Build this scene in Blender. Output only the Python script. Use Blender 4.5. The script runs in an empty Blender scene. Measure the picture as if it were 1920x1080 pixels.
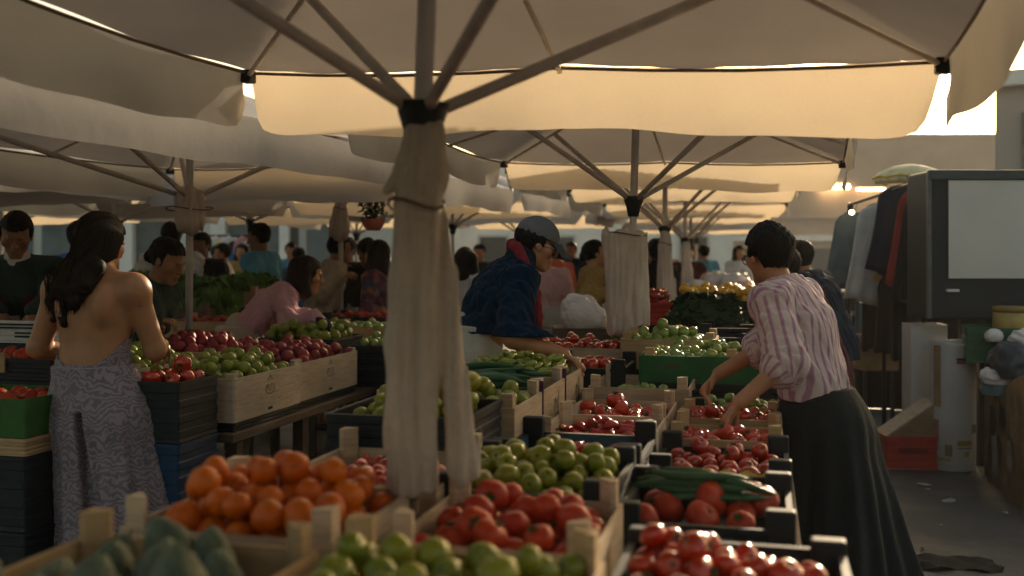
import bpy, bmesh, math, random
import numpy as np
from mathutils import Vector, Matrix, Euler, noise
R = math.radians
S = bpy.context.scene
COL = S.collection
random.seed(7)

# ---------------------------------------------------------------- camera, light, exposure
F = 1900.0; HZ = 482.0; CAMZ = 1.5
cam = bpy.data.cameras.new("camera"); camo = bpy.data.objects.new("camera", cam); COL.objects.link(camo)
camo.location = (0, 0, CAMZ); camo.rotation_euler = (R(90), 0, 0)
cam.sensor_width = 36; cam.lens = F / 1920 * 36
cam.shift_y = -(540 - HZ) / 1920.0
cam.clip_start = 0.05; cam.clip_end = 800
cam.dof.use_dof = True; cam.dof.focus_distance = 4.6; cam.dof.aperture_fstop = 1.9
S.camera = camo
SUN_AZ, SUN_EL = 25.0, 14.0          # degrees right of the view, above the horizon
W = bpy.data.worlds.new("World"); S.world = W; W.use_nodes = True
nt = W.node_tree; bg = nt.nodes["Background"]
sky = nt.nodes.new("ShaderNodeTexSky"); sky.sky_type = 'NISHITA'; sky.sun_disc = False
sky.sun_elevation = R(SUN_EL); sky.sun_rotation = R(SUN_AZ); sky.dust_density = 5.0; sky.air_density = 1.0; sky.ozone_density = .4
tn = nt.nodes.new("ShaderNodeMix"); tn.data_type = 'RGBA'; tn.blend_type = 'MULTIPLY'; tn.inputs[0].default_value = 1.0; tn.inputs[7].default_value = (1.07, .95, .74, 1)      # warm dusty evening sky
nt.links.new(sky.outputs[0], tn.inputs[6]); nt.links.new(tn.outputs[2], bg.inputs[0]); bg.inputs[1].default_value = 0.15
sl = bpy.data.lights.new("sun", 'SUN'); sl.energy = 3.2; sl.angle = R(0.5); sl.color = (1.0, 0.80, 0.55)
so = bpy.data.objects.new("sun", sl); COL.objects.link(so)
sd = Vector((math.sin(R(SUN_AZ)) * math.cos(R(SUN_EL)), math.cos(R(SUN_AZ)) * math.cos(R(SUN_EL)), math.sin(R(SUN_EL))))
so.rotation_euler = sd.to_track_quat('Z', 'Y').to_euler()
S.view_settings.view_transform = 'Standard'; S.view_settings.look = 'None'
S.view_settings.exposure = 1.05; S.view_settings.gamma = 1.0
S.cycles.use_denoising = True
S.cycles.max_bounces = 8; S.cycles.transparent_max_bounces = 8

# ---------------------------------------------------------------- places
TH = R(14.0); ST, CT = math.sin(TH), math.cos(TH)
def at(px, py, d): return Vector(((px - 960) / F * d, d, CAMZ - (py - HZ) / F * d))
def ground(px, d): return Vector(((px - 960) / F * d, d, 0))
def st(a, b, z=0.0): return Vector((a * CT + b * ST, -a * ST + b * CT, z))      # stall axes -> world

# ---------------------------------------------------------------- scene-object helpers
def mesh_obj(name, me, mat=None, parent=None, loc=None):
    o = bpy.data.objects.new(name, me); COL.objects.link(o)
    if mat is not None and not me.materials: me.materials.append(mat)
    if parent is not None: o.parent = parent
    if loc is not None: o.location = loc
    return o
def bm_obj(name, bm, mat, parent=None, loc=None, smooth=False):
    me = bpy.data.meshes.new(name)
    bmesh.ops.recalc_face_normals(bm, faces=bm.faces)
    bm.to_mesh(me); bm.free()
    if smooth: me.polygons.foreach_set("use_smooth", [True] * len(me.polygons))
    return mesh_obj(name, me, mat, parent, loc)
def thing(name, label, cat, loc=(0, 0, 0), rz=0.0, group=None):
    o = bpy.data.objects.new(name, None); COL.objects.link(o); o.location = loc; o.rotation_euler = (0, 0, rz)
    o.empty_display_size = .1
    return tag(o, label, cat, group)
def tag(o, label=None, cat=None, group=None, kind=None):
    if label: o["label"] = label
    if cat: o["category"] = cat
    if group: o["group"] = group
    if kind: o["kind"] = kind
    return o
def dup(o, parent=None):
    c = o.copy(); COL.objects.link(c)
    if parent is not None: c.parent = parent
    for ch in list(o.children): dup(ch, c)
    return c
def box(bm, c, s, rot=None, bev=0.0):
    m = Matrix.Translation(Vector(c))
    if rot is not None: m = m @ rot
    r = bmesh.ops.create_cube(bm, size=1.0, matrix=m @ Matrix.Diagonal((s[0], s[1], s[2], 1)))
    if bev > 0:
        es = list({e for v in r['verts'] for e in v.link_edges})
        bmesh.ops.bevel(bm, geom=es, offset=bev, segments=2, affect='EDGES', profile=.6)
def tube(bm, pts, rad, seg=8, cap=True):
    pts = [Vector(p) for p in pts]; n = len(pts)
    rads = rad if isinstance(rad, (list, tuple)) else [rad] * n
    up = None; rings = []
    for i, p in enumerate(pts):
        t = (pts[min(i + 1, n - 1)] - pts[max(i - 1, 0)]).normalized()
        if up is None:
            up = Vector((0, 0, 1)) if abs(t.z) < .9 else Vector((1, 0, 0))
        x = t.cross(up).normalized(); up = x.cross(t).normalized()
        rings.append([bm.verts.new(p + (x * math.cos(2 * math.pi * k / seg) + up * math.sin(2 * math.pi * k / seg)) * rads[i]) for k in range(seg)])
    for a, b in zip(rings, rings[1:]):
        for k in range(seg): bm.faces.new((a[k], a[(k + 1) % seg], b[(k + 1) % seg], b[k]))
    if cap:
        bm.faces.new(rings[0][::-1]); bm.faces.new(rings[-1])
    return rings
def loft(bm, rings, cap0=True, cap1=True):
    vs = [[bm.verts.new(p) for p in r] for r in rings]; n = len(vs[0])
    for a, b in zip(vs, vs[1:]):
        for k in range(n): bm.faces.new((a[k], a[(k + 1) % n], b[(k + 1) % n], b[k]))
    if cap0: bm.faces.new(vs[0][::-1])
    if cap1: bm.faces.new(vs[-1])
    return vs
def tube_obj(name, pts, rad, mat, parent=None, seg=8):
    bm = bmesh.new(); tube(bm, pts, rad, seg); return bm_obj(name, bm, mat, parent, smooth=True)
def box_obj(name, c, s, mat, parent=None, bev=0.0, rot=None):
    bm = bmesh.new(); box(bm, c, s, rot, bev); return bm_obj(name, bm, mat, parent)

# ---------------------------------------------------------------- materials
class N:
    def __init__(s, name):
        s.m = bpy.data.materials.new(name); s.m.use_nodes = True; s.t = s.m.node_tree; s.n = s.t.nodes; s.l = s.t.links
        s.p = s.n["Principled BSDF"]; s.out = s.n["Material Output"]
    def add(s, ty, **kw):
        n = s.n.new(ty)
        for k, v in kw.items(): setattr(n, k, v)
        return n
    def link(s, a, b): s.l.new(a, b)
    def coord(s, which='Object'): return s.add("ShaderNodeTexCoord").outputs[which]
    def noise(s, scale, detail=4, rough=.55, vec=None, w=None):
        n = s.add("ShaderNodeTexNoise"); n.inputs['Scale'].default_value = scale; n.inputs['Detail'].default_value = detail; n.inputs['Roughness'].default_value = rough
        s.link(vec if vec is not None else s.coord(), n.inputs['Vector']); return n.outputs['Fac']
    def ramp(s, fac, stops):
        r = s.add("ShaderNodeValToRGB"); e = r.color_ramp.elements
        while len(e) < len(stops): e.new(.5)
        for i, (p, c) in enumerate(stops): e[i].position = p; e[i].color = (*c, 1) if len(c) == 3 else c
        s.link(fac, r.inputs[0]); return r.outputs[0]
    def mix(s, fac, a, b, mode='MIX'):
        m = s.add("ShaderNodeMix", data_type='RGBA', blend_type=mode)
        for v, i in ((fac, 0), (a, 6), (b, 7)):
            if hasattr(v, 'is_linked') or isinstance(v, bpy.types.NodeSocket): s.link(v, m.inputs[i])
            else: m.inputs[i].default_value = v if i == 0 else (*v, 1)
        return m.outputs[2]
    def bump(s, h, strength=.2, dist=.01):
        b = s.add("ShaderNodeBump"); b.inputs['Strength'].default_value = strength; b.inputs['Distance'].default_value = dist
        s.link(h, b.inputs['Height']); s.link(b.outputs[0], s.p.inputs['Normal']); return b.outputs[0]
    def col(s, c):
        if isinstance(c, bpy.types.NodeSocket): s.link(c, s.p.inputs['Base Color'])
        else: s.p.inputs['Base Color'].default_value = (*c, 1)
    def rough(s, v): s.p.inputs['Roughness'].default_value = v
def mul(c, f): return tuple(x * f for x in c)
_cache = {}
def plain(name, c, rough=.7, var=.25, scale=14, bump=.15, bscale=60, spec=.3, metal=0.0):
    if name in _cache: return _cache[name]
    n = N(name); f = n.noise(scale)
    n.col(n.ramp(f, [(.3, mul(c, 1 - var)), (.7, mul(c, 1 + var))])); n.rough(rough)
    n.p.inputs['Specular IOR Level'].default_value = spec; n.p.inputs['Metallic'].default_value = metal
    if bump: n.bump(n.noise(bscale, 3), bump, .004)
    _cache[name] = n.m; return n.m
def cloth(name, c, rough=.9, var=.2, weave=500):
    if name in _cache: return _cache[name]
    n = N(name); f = n.noise(9); g = n.noise(weave, 2)
    n.col(n.mix(.35, n.ramp(f, [(.3, mul(c, 1 - var)), (.7, mul(c, 1 + var))]), n.ramp(g, [(.3, mul(c, .7)), (.7, mul(c, 1.25))]))); n.rough(rough)
    n.p.inputs['Specular IOR Level'].default_value = .15
    n.p.inputs['Sheen Weight'].default_value = .06
    n.bump(n.noise(45, 4), .35, .012); _cache[name] = n.m; return n.m
def canvas(name, dif, tra, fac=.42):
    n = N(name); f = n.noise(2.2, 6); g = n.noise(260, 2)
    w = n.mix(.3, n.ramp(f, [(.3, mul(dif, .82)), (.65, dif)]), n.ramp(g, [(.3, mul(dif, .8)), (.7, mul(dif, 1.12))]))
    a = n.add("ShaderNodeBsdfDiffuse"); b = n.add("ShaderNodeBsdfTranslucent"); mx = n.add("ShaderNodeMixShader")
    n.link(w, a.inputs[0]); n.link(n.mix(1.0, w, tra, 'MULTIPLY'), b.inputs[0]); mx.inputs[0].default_value = fac
    bp = n.add("ShaderNodeBump"); bp.inputs['Strength'].default_value = .10; bp.inputs['Distance'].default_value = .03
    n.link(n.noise(7, 4), bp.inputs['Height']); n.link(bp.outputs[0], a.inputs['Normal']); n.link(bp.outputs[0], b.inputs['Normal'])
    n.link(a.outputs[0], mx.inputs[1]); n.link(b.outputs[0], mx.inputs[2]); n.link(mx.outputs[0], n.out.inputs[0]); return n.m
def fruit_mat(name, c1, c2, rough=.3, mott=.25, bump=.05, bscale=40, coat=.0, tint=None):
    n = N(name); oi = n.add("ShaderNodeObjectInfo")
    base = n.mix(oi.outputs['Random'], c1, c2)
    f = n.noise(22, 4)
    dark = n.mix(1.0, base, (1 - mott, 1 - mott, 1 - mott), 'MULTIPLY')
    c = n.mix(n.ramp(f, [(.35, (0, 0, 0)), (.7, (1, 1, 1))]), base, dark)
    if tint:
        sx = n.add("ShaderNodeSeparateXYZ"); n.link(n.coord(), sx.inputs[0])
        mp = n.add("ShaderNodeMapRange"); mp.inputs[1].default_value = .1; mp.inputs[2].default_value = .5
        ma = n.add("ShaderNodeMath", operation='MULTIPLY_ADD'); ma.inputs[1].default_value = 14; ma.inputs[2].default_value = 0
        n.link(sx.outputs[2], ma.inputs[0]); n.link(ma.outputs[0], mp.inputs[0]); c = n.mix(mp.outputs[0], c, tint)
    n.col(c); n.rough(rough); n.p.inputs['Coat Weight'].default_value = coat; n.p.inputs['Coat Roughness'].default_value = .12
    n.p.inputs['Specular IOR Level'].default_value = .5 if rough < .3 else .28
    if bump: n.bump(n.noise(bscale, 3), bump, .01)
    return n.m
def wood(name, c, rough=.75):
    n = N(name); oi = n.add("ShaderNodeObjectInfo")
    mp = n.add("ShaderNodeMapping"); mp.inputs['Scale'].default_value = (3, 3, 40); n.link(n.coord(), mp.inputs[0])
    g = n.noise(2.5, 6, .65, mp.outputs[0]); g2 = n.noise(5, 4)
    cc = n.ramp(g, [(.25, mul(c, .62)), (.5, c), (.8, mul(c, 1.22))])
    cc = n.mix(n.ramp(g2, [(.45, (0, 0, 0)), (.75, (.5, .5, .5))]), cc, mul(c, .5))
    hs = n.add("ShaderNodeHueSaturation"); mr = n.add("ShaderNodeMapRange"); mr.inputs[3].default_value = .8; mr.inputs[4].default_value = 1.15
    n.link(oi.outputs['Random'], mr.inputs[0]); n.link(mr.outputs[0], hs.inputs['Value']); n.link(cc, hs.inputs['Color'])
    n.col(hs.outputs[0]); n.rough(rough); n.bump(g, .25, .004); return n.m

M = {}
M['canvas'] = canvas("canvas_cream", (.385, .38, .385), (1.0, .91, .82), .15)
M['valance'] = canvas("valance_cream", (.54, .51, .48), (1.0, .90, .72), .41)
M['drape'] = canvas("canvas_drape", (.52, .45, .37), (1.0, .74, .45), .3)
def drape_mat(nm_='drape_cloth', f=1.0):
    n = N(nm_); mp = n.add("ShaderNodeMapping"); mp.inputs['Scale'].default_value = (42, 42, 2.2); n.link(n.coord(), mp.inputs[0])
    st_ = n.noise(1.0, 5, .6, mp.outputs[0]); dirt = n.noise(3.2, 6, .65); wv = n.noise(420, 2)
    c = n.mix(n.ramp(dirt, [(.38, (0, 0, 0)), (.72, (.75, .75, .75))]), n.ramp(st_, [(.25, (.30, .245, .19)), (.5, (.46, .395, .32)), (.75, (.54, .47, .39))]), (.24, .18, .125))
    c = n.mix(.3, c, n.ramp(wv, [(.3, (.25, .2, .16)), (.7, (.6, .52, .44))])); n.col(n.mix(1.0, c, (f, f, f * 1.04), 'MULTIPLY') if f != 1.0 else c); n.rough(.95); n.p.inputs['Specular IOR Level'].default_value = .1
    a = n.add("ShaderNodeMath", operation='ADD'); n.link(st_, a.inputs[0]); n.link(n.noise(38, 5), a.inputs[1]); n.bump(a.outputs[0], .5, .014); return n.m
M['drape'] = drape_mat(); M['drape_pale'] = drape_mat('pale_drape_cloth', 1.35)
M['pole'] = plain("painted_pole", (.55, .51, .46), .45, .15, 8)
M['strut'] = plain("painted_strut", (.60, .53, .46), .5, .15)
M['dark_plastic'] = plain("dark_plastic", (.012, .015, .017), .66, .3, 20, .1)
M['blue_plastic'] = plain("blue_plastic", (.006, .03, .075), .45, .25)
M['teal_plastic'] = plain("teal_plastic", (.03, .1, .13), .45, .25)
M['green_board'] = plain("green_board", (.01, .085, .025), .6, .25)
M['lime_board'] = plain("lime_board", (.03, .095, .014), .6, .2)
M['white_plastic'] = plain("white_plastic", (.5, .48, .45), .5, .12)
M['wood_pale'] = wood("pale_crate_wood", (.50, .37, .24))
M['wood_tan'] = wood("tan_crate_wood", (.42, .27, .13))
M['wood_dark'] = wood("dark_wood", (.10, .06, .035))
M['carton'] = wood("carton_board", (.44, .34, .24))
M['cardboard'] = plain("cardboard", (.24, .15, .08), .85, .3, 6, .2)
M['ink'] = plain("printed_ink", (.02, .018, .025), .8, .1)
M['ink_faint'] = plain("faint_ink", (.085, .075, .06), .8, .2)
M['white_ink'] = plain("white_ink", (.28, .29, .28), .7, .1)
M['iron'] = plain("dark_iron", (.02, .02, .02), .5, .2)
M['purple_band'] = plain("purple_band", (.05, .02, .08), .6, .1)
M['tomato'] = fruit_mat("tomato_skin", (.50, .036, .003), (.37, .018, .003), .22, .25, .03, 30, .3)
M['dull_tomato'] = fruit_mat("matte_tomato_skin", (.50, .050, .012), (.38, .028, .010), .42, .25, .05, 30)
M['green_tomato'] = fruit_mat("green_tomato_skin", (.26, .245, .018), (.165, .19, .016), .3, .25, .05, 26, .1)
M['lime'] = fruit_mat("lime_skin", (.25, .33, .07), (.16, .24, .04), .25, .2, .08, 60, .2)
M['green_apple'] = fruit_mat("green_apple_skin", (.24, .26, .04), (.165, .20, .026), .35, .25, .05, 30)
M['orange'] = fruit_mat("orange_skin", (.60, .125, .002), (.50, .085, .002), .38, .12, .25, 180)
M['avocado'] = fruit_mat("avocado_skin", (.075, .10, .06), (.115, .14, .09), .5, .5, .7, 75)
M['pepper'] = fruit_mat("green_pepper_skin", (.20, .25, .025), (.26, .28, .03), .25, .3, .1, 12, .2)
M['squash'] = fruit_mat("squash_skin", (.03, .085, .035), (.05, .12, .055), .4, .35, .1, 30)
M['red_pepper'] = fruit_mat("red_pepper_skin", (.46, .045, .03), (.33, .02, .02), .33, .35, .12, 30)
M['pink_fruit'] = fruit_mat("pink_red_skin", (.36, .05, .05), (.22, .028, .035), .5, .4, .1, 30)
M['yellow_fruit'] = fruit_mat("yellow_skin", (.62, .36, .02), (.5, .25, .015), .35, .2, .05)
M['stem'] = plain("stem_green", (.05, .09, .02), .7, .3)
M['leaf'] = plain("leaf_green", (.09, .16, .035), .55, .45, 7, .2)
M['leaf_dark'] = plain("leaf_dark_green", (.018, .045, .018), .55, .4, 9, .3)
M['skin'] = None
def skin_mat(name, c):
    n = N(name); f = n.noise(16, 5)
    n.col(n.ramp(f, [(.3, mul(c, .85)), (.5, c), (.75, (min(1, c[0] * 1.1), c[1] * 1.0, c[2] * .95))])); n.rough(.48)
    n.p.inputs['Subsurface Weight'].default_value = .0
    n.p.inputs['Specular IOR Level'].default_value = .35
    n.bump(n.noise(120, 3), .12, .003); return n.m
M['skin'] = skin_mat("skin_warm", (.37, .175, .085)); M['skin_dark'] = skin_mat("skin_tanned", (.25, .12, .065))
def hair_mat(name, c):
    n = N(name); mp = n.add("ShaderNodeMapping"); mp.inputs['Scale'].default_value = (90, 90, 8); n.link(n.coord(), mp.inputs[0])
    g = n.noise(1.6, 5, .6, mp.outputs[0]); n.col(n.ramp(g, [(.3, mul(c, .5)), (.7, mul(c, 1.6))])); n.rough(.6)
    n.p.inputs['Specular IOR Level'].default_value = .14
    n.bump(g, .5, .006); return n.m
M['hair'] = hair_mat("hair_dark", (.009, .0065, .005)); M['hair_brown'] = hair_mat("hair_brown", (.014, .008, .005))

# ---------------------------------------------------------------- smooth solids: distance fields turned into one mesh
class Solid:
    def __init__(s): s.prims = []; s.subs = []; s.post = []
    def cone(s, a, b, r0, r1=None, k=.02, ax=None, flat=1.0):
        s.prims.append((np.array(a, float), np.array(b, float), r0, r0 if r1 is None else r1, k, None if ax is None else np.array(ax, float), flat)); return s
    def ball(s, c, r, k=.02): return s.cone(c, Vector(c) + Vector((0, 0, 1e-4)), r, r, k)
    def ell(s, c, axes, radii, k=.02, sub=False):
        (s.subs if sub else s.prims).append(('e', np.array(c, float), np.array([list(a) for a in axes]), np.array(radii, float), k)); return s
    def _bb(s, p):
        if isinstance(p[0], str):
            e = np.abs(p[2].T) @ p[3]; return p[1] - e, p[1] + e
        r = max(p[2], p[3]); return np.minimum(p[0], p[1]) - r, np.maximum(p[0], p[1]) + r
    def build(s, vox, name="solid"):
        lo = np.min([s._bb(p)[0] for p in s.prims], 0) - .03; hi = np.max([s._bb(p)[1] for p in s.prims], 0) + .03
        n = np.ceil((hi - lo) / vox).astype(int) + 1
        ax = [(lo[i] + np.arange(n[i]) * vox).astype(np.float32) for i in range(3)]
        D = np.full(n, .06, np.float32)
        def ev(p, sub):
            k = p[4]; b0, b1 = s._bb(p); mg = k + 3 * vox
            i0 = np.clip(np.floor((b0 - mg - lo) / vox).astype(int), 0, n - 1); i1 = np.clip(np.ceil((b1 + mg - lo) / vox).astype(int) + 1, 1, n)
            sl_ = tuple(slice(i0[i], i1[i]) for i in range(3))
            X = ax[0][sl_[0]][:, None, None]; Y = ax[1][sl_[1]][None, :, None]; Z = ax[2][sl_[2]][None, None, :]
            if isinstance(p[0], str):
                x, y, z = X - p[1][0], Y - p[1][1], Z - p[1][2]; A = p[2]; q = 0; q2 = 0
                for i in range(3):
                    t = (x * A[i, 0] + y * A[i, 1] + z * A[i, 2]); q = q + (t / p[3][i]) ** 2; q2 = q2 + (t / p[3][i] ** 2) ** 2
                k0 = np.sqrt(q); d = k0 * (k0 - 1) / np.maximum(np.sqrt(q2), 1e-6)
            else:
                a, b, r0, r1, k, fx, fl = p
                x, y, z = X - a[0], Y - a[1], Z - a[2]; ba = b - a
                if fx is not None:
                    t = (x * fx[0] + y * fx[1] + z * fx[2]) - 0
                    ll = max(ba @ ba, 1e-12); tt = np.clip((x * ba[0] + y * ba[1] + z * ba[2]) / ll, 0, 1)
                    t = (t - tt * (ba @ fx)) * (1 / fl - 1)
                    x = x + t * fx[0]; y = y + t * fx[1]; z = z + t * fx[2]
                h = np.clip((x * ba[0] + y * ba[1] + z * ba[2]) / max(ba @ ba, 1e-12), 0, 1)
                d = np.sqrt((x - h * ba[0]) ** 2 + (y - h * ba[1]) ** 2 + (z - h * ba[2]) ** 2) - (r0 + (r1 - r0) * h)
                if fx is not None: d = d * (.5 + .5 * fl)
            d = d.astype(np.float32); o = D[sl_]
            if sub:
                hh = np.clip(.5 - .5 * (o + d) / k, 0, 1); D[sl_] = o * (1 - hh) - d * hh + k * hh * (1 - hh)
            else:
                k = max(k, 1e-4); hh = np.clip(.5 + .5 * (o - d) / k, 0, 1); D[sl_] = o * (1 - hh) + d * hh - k * hh * (1 - hh)
        for p in s.prims: ev(p, False)
        for p in s.subs: ev(p, True)
        if s.post:
            near = np.abs(D) < .06; ii = np.argwhere(near); P = [ax[i][ii[:, i]] for i in range(3)]; d = D[near]
            for f in s.post: d = f(d, *P)
            D[near] = d
        D[0] = D[-1] = .05; D[:, 0] = D[:, -1] = .05; D[:, :, 0] = D[:, :, -1] = .05
        return nets(D, lo, vox, name)
def nets(D, lo, vox, name):
    B = D < 0; nx, ny, nz = D.shape
    C = np.zeros((nx - 1, ny - 1, nz - 1), np.uint8)
    offs = [(i, j, k) for i in (0, 1) for j in (0, 1) for k in (0, 1)]
    for i, j, k in offs: C += B[i:nx - 1 + i, j:ny - 1 + j, k:nz - 1 + k]
    act = np.argwhere((C > 0) & (C < 8)); m = len(act)
    ids = np.full(C.shape, -1, np.int32); ids[act[:, 0], act[:, 1], act[:, 2]] = np.arange(m)
    val = {o: D[act[:, 0] + o[0], act[:, 1] + o[1], act[:, 2] + o[2]] for o in offs}
    acc = np.zeros((m, 3)); cnt = np.zeros(m)
    for o in offs:
        for axx in range(3):
            if o[axx]: continue
            q = list(o); q[axx] = 1; a, b = val[o], val[tuple(q)]; cr = (a < 0) != (b < 0)
            t = np.where(cr, a / np.where(cr, a - b, 1), 0)
            pt = np.tile(np.array(o, float), (m, 1)); pt[:, axx] += t
            acc[cr] += pt[cr]; cnt += cr
    V = lo + (act + acc / cnt[:, None]) * vox
    quads = []
    for axx in range(3):
        sl0 = [slice(None)] * 3; sl1 = [slice(None)] * 3; sl0[axx] = slice(0, -1); sl1[axx] = slice(1, None)
        e = np.argwhere(B[tuple(sl0)] != B[tuple(sl1)]); u, w = (axx + 1) % 3, (axx + 2) % 3
        e = e[(e[:, u] > 0) & (e[:, w] > 0) & (e[:, u] < D.shape[u] - 1) & (e[:, w] < D.shape[w] - 1)]
        ins = B[e[:, 0], e[:, 1], e[:, 2]]
        def cid(du, dw):
            q = e.copy(); q[:, u] -= du; q[:, w] -= dw; return ids[q[:, 0], q[:, 1], q[:, 2]]
        Q = np.stack([cid(1, 1), cid(0, 1), cid(0, 0), cid(1, 0)], 1)
        Q[~ins] = Q[~ins][:, ::-1]; quads.append(Q)
    Q = np.concatenate(quads)
    me = bpy.data.meshes.new(name); me.vertices.add(m); me.vertices.foreach_set("co", V.astype(np.float32).ravel())
    me.loops.add(Q.size); me.loops.foreach_set("vertex_index", Q.astype(np.int32).ravel())
    me.polygons.add(len(Q)); me.polygons.foreach_set("loop_start", np.arange(0, Q.size, 4, dtype=np.int32))
    me.polygons.foreach_set("use_smooth", np.ones(len(Q), bool)); me.update(); me.validate(); return me
def wrinkle(amp, fr, seed, zs=1.0):
    rr = random.Random(seed); ws = [(Vector((rr.uniform(-1, 1), rr.uniform(-1, 1), rr.uniform(-1, 1) * zs)).normalized() * fr * rr.uniform(.7, 1.6), rr.uniform(0, 6)) for _ in range(5)]
    def f(d, x, y, z):
        w1 = np.sin(ws[0][0].x * x + ws[0][0].y * y + ws[0][0].z * z + ws[0][1]); s = 0
        for v, ph in ws[1:]: s = s + np.sin(v.x * x + v.y * y + v.z * z + ph + 1.5 * w1)
        return d + amp * .5 * s
    return f
def below(p, n):          # keep the side the normal points away from
    p = np.array(p, float); n = np.array(n, float); n = n / np.linalg.norm(n)
    return lambda d, x, y, z: np.maximum(d, (x - p[0]) * n[0] + (y - p[1]) * n[1] + (z - p[2]) * n[2])

# ---------------------------------------------------------------- people
UP = Vector((0, 0, 1))
def rot_about(v, axis, deg): return Matrix.Rotation(R(deg), 3, axis) @ v
class Person:
    def __init__(s, label, loc, head, H=1.72, lean=0, side=0, fem=False, hpitch=0, hyaw=0, hands=None, group=None, vox=.010, skin='skin', wide=1.0, twist=0, step=0.0, elbow=(1, 1), bulk=0.0):
        s.bulk = bulk
        s.k = k = H / 1.74; s.vox = vox; s.loc = Vector(loc); s.fem = fem
        s.Fv = Fv = Vector((-math.sin(R(head)), math.cos(R(head)), 0)); s.L = L = Vector((-math.cos(R(head)), -math.sin(R(head)), 0))
        def d(a): return (Fv * math.sin(R(a)) + UP * math.cos(R(a)) + L * math.sin(R(side)) * a / max(abs(lean), 1) * (1 if lean else 0) + (L * math.sin(R(side)) if not lean else Vector())).normalized()
        s.d = d
        s.hip = UP * .92 * k; s.waist = s.hip + d(.5 * lean) * .17 * k; s.chest = s.waist + d(.85 * lean) * .22 * k; s.neck = s.chest + d(lean) * .16 * k
        s.Lt = Lt = rot_about(L, d(lean), twist)
        s.Ft = Lt.cross(d(lean)).normalized()
        sw = (.165 if fem else .19) * k * wide; s.sw = sw
        s.sh = {1: s.chest + d(lean) * .105 * k + Lt * sw, -1: s.chest + d(lean) * .105 * k - Lt * sw}
        hd = d(lean * .75 + hpitch * .35)
        s.headc = s.neck + hd * .155 * k + s.Fv * .015
        hF = rot_about(Fv, UP, hyaw); hL = UP.cross(hF); hF = rot_about(hF, hL, hpitch); hU = hF.cross(hL); s.hF, s.hL, s.hU = hF, hL, hU
        s.el, s.wr = {}, {}
        hands = hands or {}
        for sg in (1, -1):
            S0 = s.sh[sg]; a, b = .285 * k, .255 * k
            T = hands.get(sg)
            if T is None: T = S0 + Lt * .06 * sg + Fv * .05 - UP * .52 * k
            else: T = Vector(T) - s.loc
            v = T - S0; dist = v.length
            if dist > (a + b) * .985: v = v * ((a + b) * .985 / dist); T = S0 + v; dist = v.length
            h = (a * a - b * b + dist * dist) / (2 * dist); rr = math.sqrt(max(a * a - h * h, 0)); vd = v.normalized()
            hint = (-UP * .8 + Lt * sg * .7 * elbow[0 if sg == 1 else 1] - Fv * .5); hint = (hint - vd * hint.dot(vd)).normalized()
            s.el[sg] = S0 + vd * h + hint * rr; s.wr[sg] = T
        s.kn, s.an = {}, {}
        for sg in (1, -1):
            s.kn[sg] = s.hip + L * sg * .10 * k - UP * .43 * k + Fv * (.04 + step * sg * .5); s.an[sg] = L * sg * .11 * k + UP * .08 * k + Fv * (-.02 + step * sg)
        b = Solid(); s.torso(b, 0)
        if bulk:                                             # bare back: shoulder blades and the hollow of the spine
            dd = d(lean)
            for sg in (1, -1): b.ell(s.chest + Lt * sg * .085 - s.Ft * .088 + dd * .035, (s.Ft, Lt, dd), (.050, .048, .085), .03)
            b.ell(s.waist.lerp(s.chest, .55) - s.Ft * .148, (s.Ft, Lt, dd), (.034, .012, .23), .03, sub=True)
        s.legs(b, 0); s.arms(b, 0, 2); s.headshape(b)
        for sg in (1, -1): s.hand(b, sg)
        me = b.build(vox, "person"); s.o = mesh_obj("person", me, M[skin]); s.o.location = s.loc; tag(s.o, label, "person", group)
    def torso(s, b, e, k2=.03):
        e = e + s.bulk
        k, f = s.k, s.fem; Fd = s.Ft
        b.cone(s.hip - UP * .03 * k, s.waist, (.165 if f else .158) * k + e, (.125 if f else .145) * k + e, k2, Fd, .72)
        b.cone(s.waist, s.chest, (.125 if f else .145) * k + e, (.145 if f else .168) * k + e, k2, Fd, .7)
        b.cone(s.chest, s.neck - s.d(0) * .02, (.145 if f else .168) * k + e, .075 * k + e, k2, Fd, .72)
        b.cone(s.sh[1] - s.Lt * .01, s.sh[-1] + s.Lt * .01, .062 * k + e, .062 * k + e, .05)
        b.cone(s.neck - (s.headc - s.neck) * .2, s.headc - s.hU * .04 - s.hF * .02, .058 * k + e * .5, .052 * k + e * .3, .025)
        if f:
            for sg in (1, -1): b.cone(s.chest + s.Lt * sg * .07 * k + s.Ft * .06, s.chest + s.Lt * sg * .075 * k + s.Ft * .085, .06 * k + e, .045 * k + e, .03)
    def legs(s, b, e, hem=0.0):
        k = s.k
        for sg in (1, -1):
            h = s.hip + s.L * sg * .085 * k - UP * .02; b.cone(h, s.kn[sg], .09 * k + e, .058 * k + e * 1.2, .03)
            b.cone(s.kn[sg], s.an[sg] + UP * hem, .056 * k + e * 1.2, .038 * k + e * 1.6, .02)
            if e == 0: b.cone(s.an[sg] - UP * .03, s.an[sg] + s.Fv * .15 - UP * .045, .04, .032, .02)
        b.cone(s.hip, s.hip + UP * .05, .16 * k + e, .15 * k + e, .03, s.Fv, .75)
    def arms(s, b, e, frac, loose=0.0):
        e = e + s.bulk * .5
        k = s.k; f = .86 if s.fem else 1.0
        for sg in (1, -1):
            S0, E, Wr = s.sh[sg], s.el[sg], s.wr[sg]
            if frac <= 1: b.cone(S0, S0.lerp(E, frac), .055 * k * f + e, .05 * k * f + e + loose, .03)
            else:
                b.cone(S0, E, .055 * k * f + e, .043 * k * f + e + loose, .03); b.cone(E, E.lerp(Wr, frac - 1), .042 * k * f + e + loose, (.042 + (.029 - .042) * (frac - 1)) * k * f + e + loose * .7, .015)
                b.ball(E, .042 * k * f + e, .02)
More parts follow.
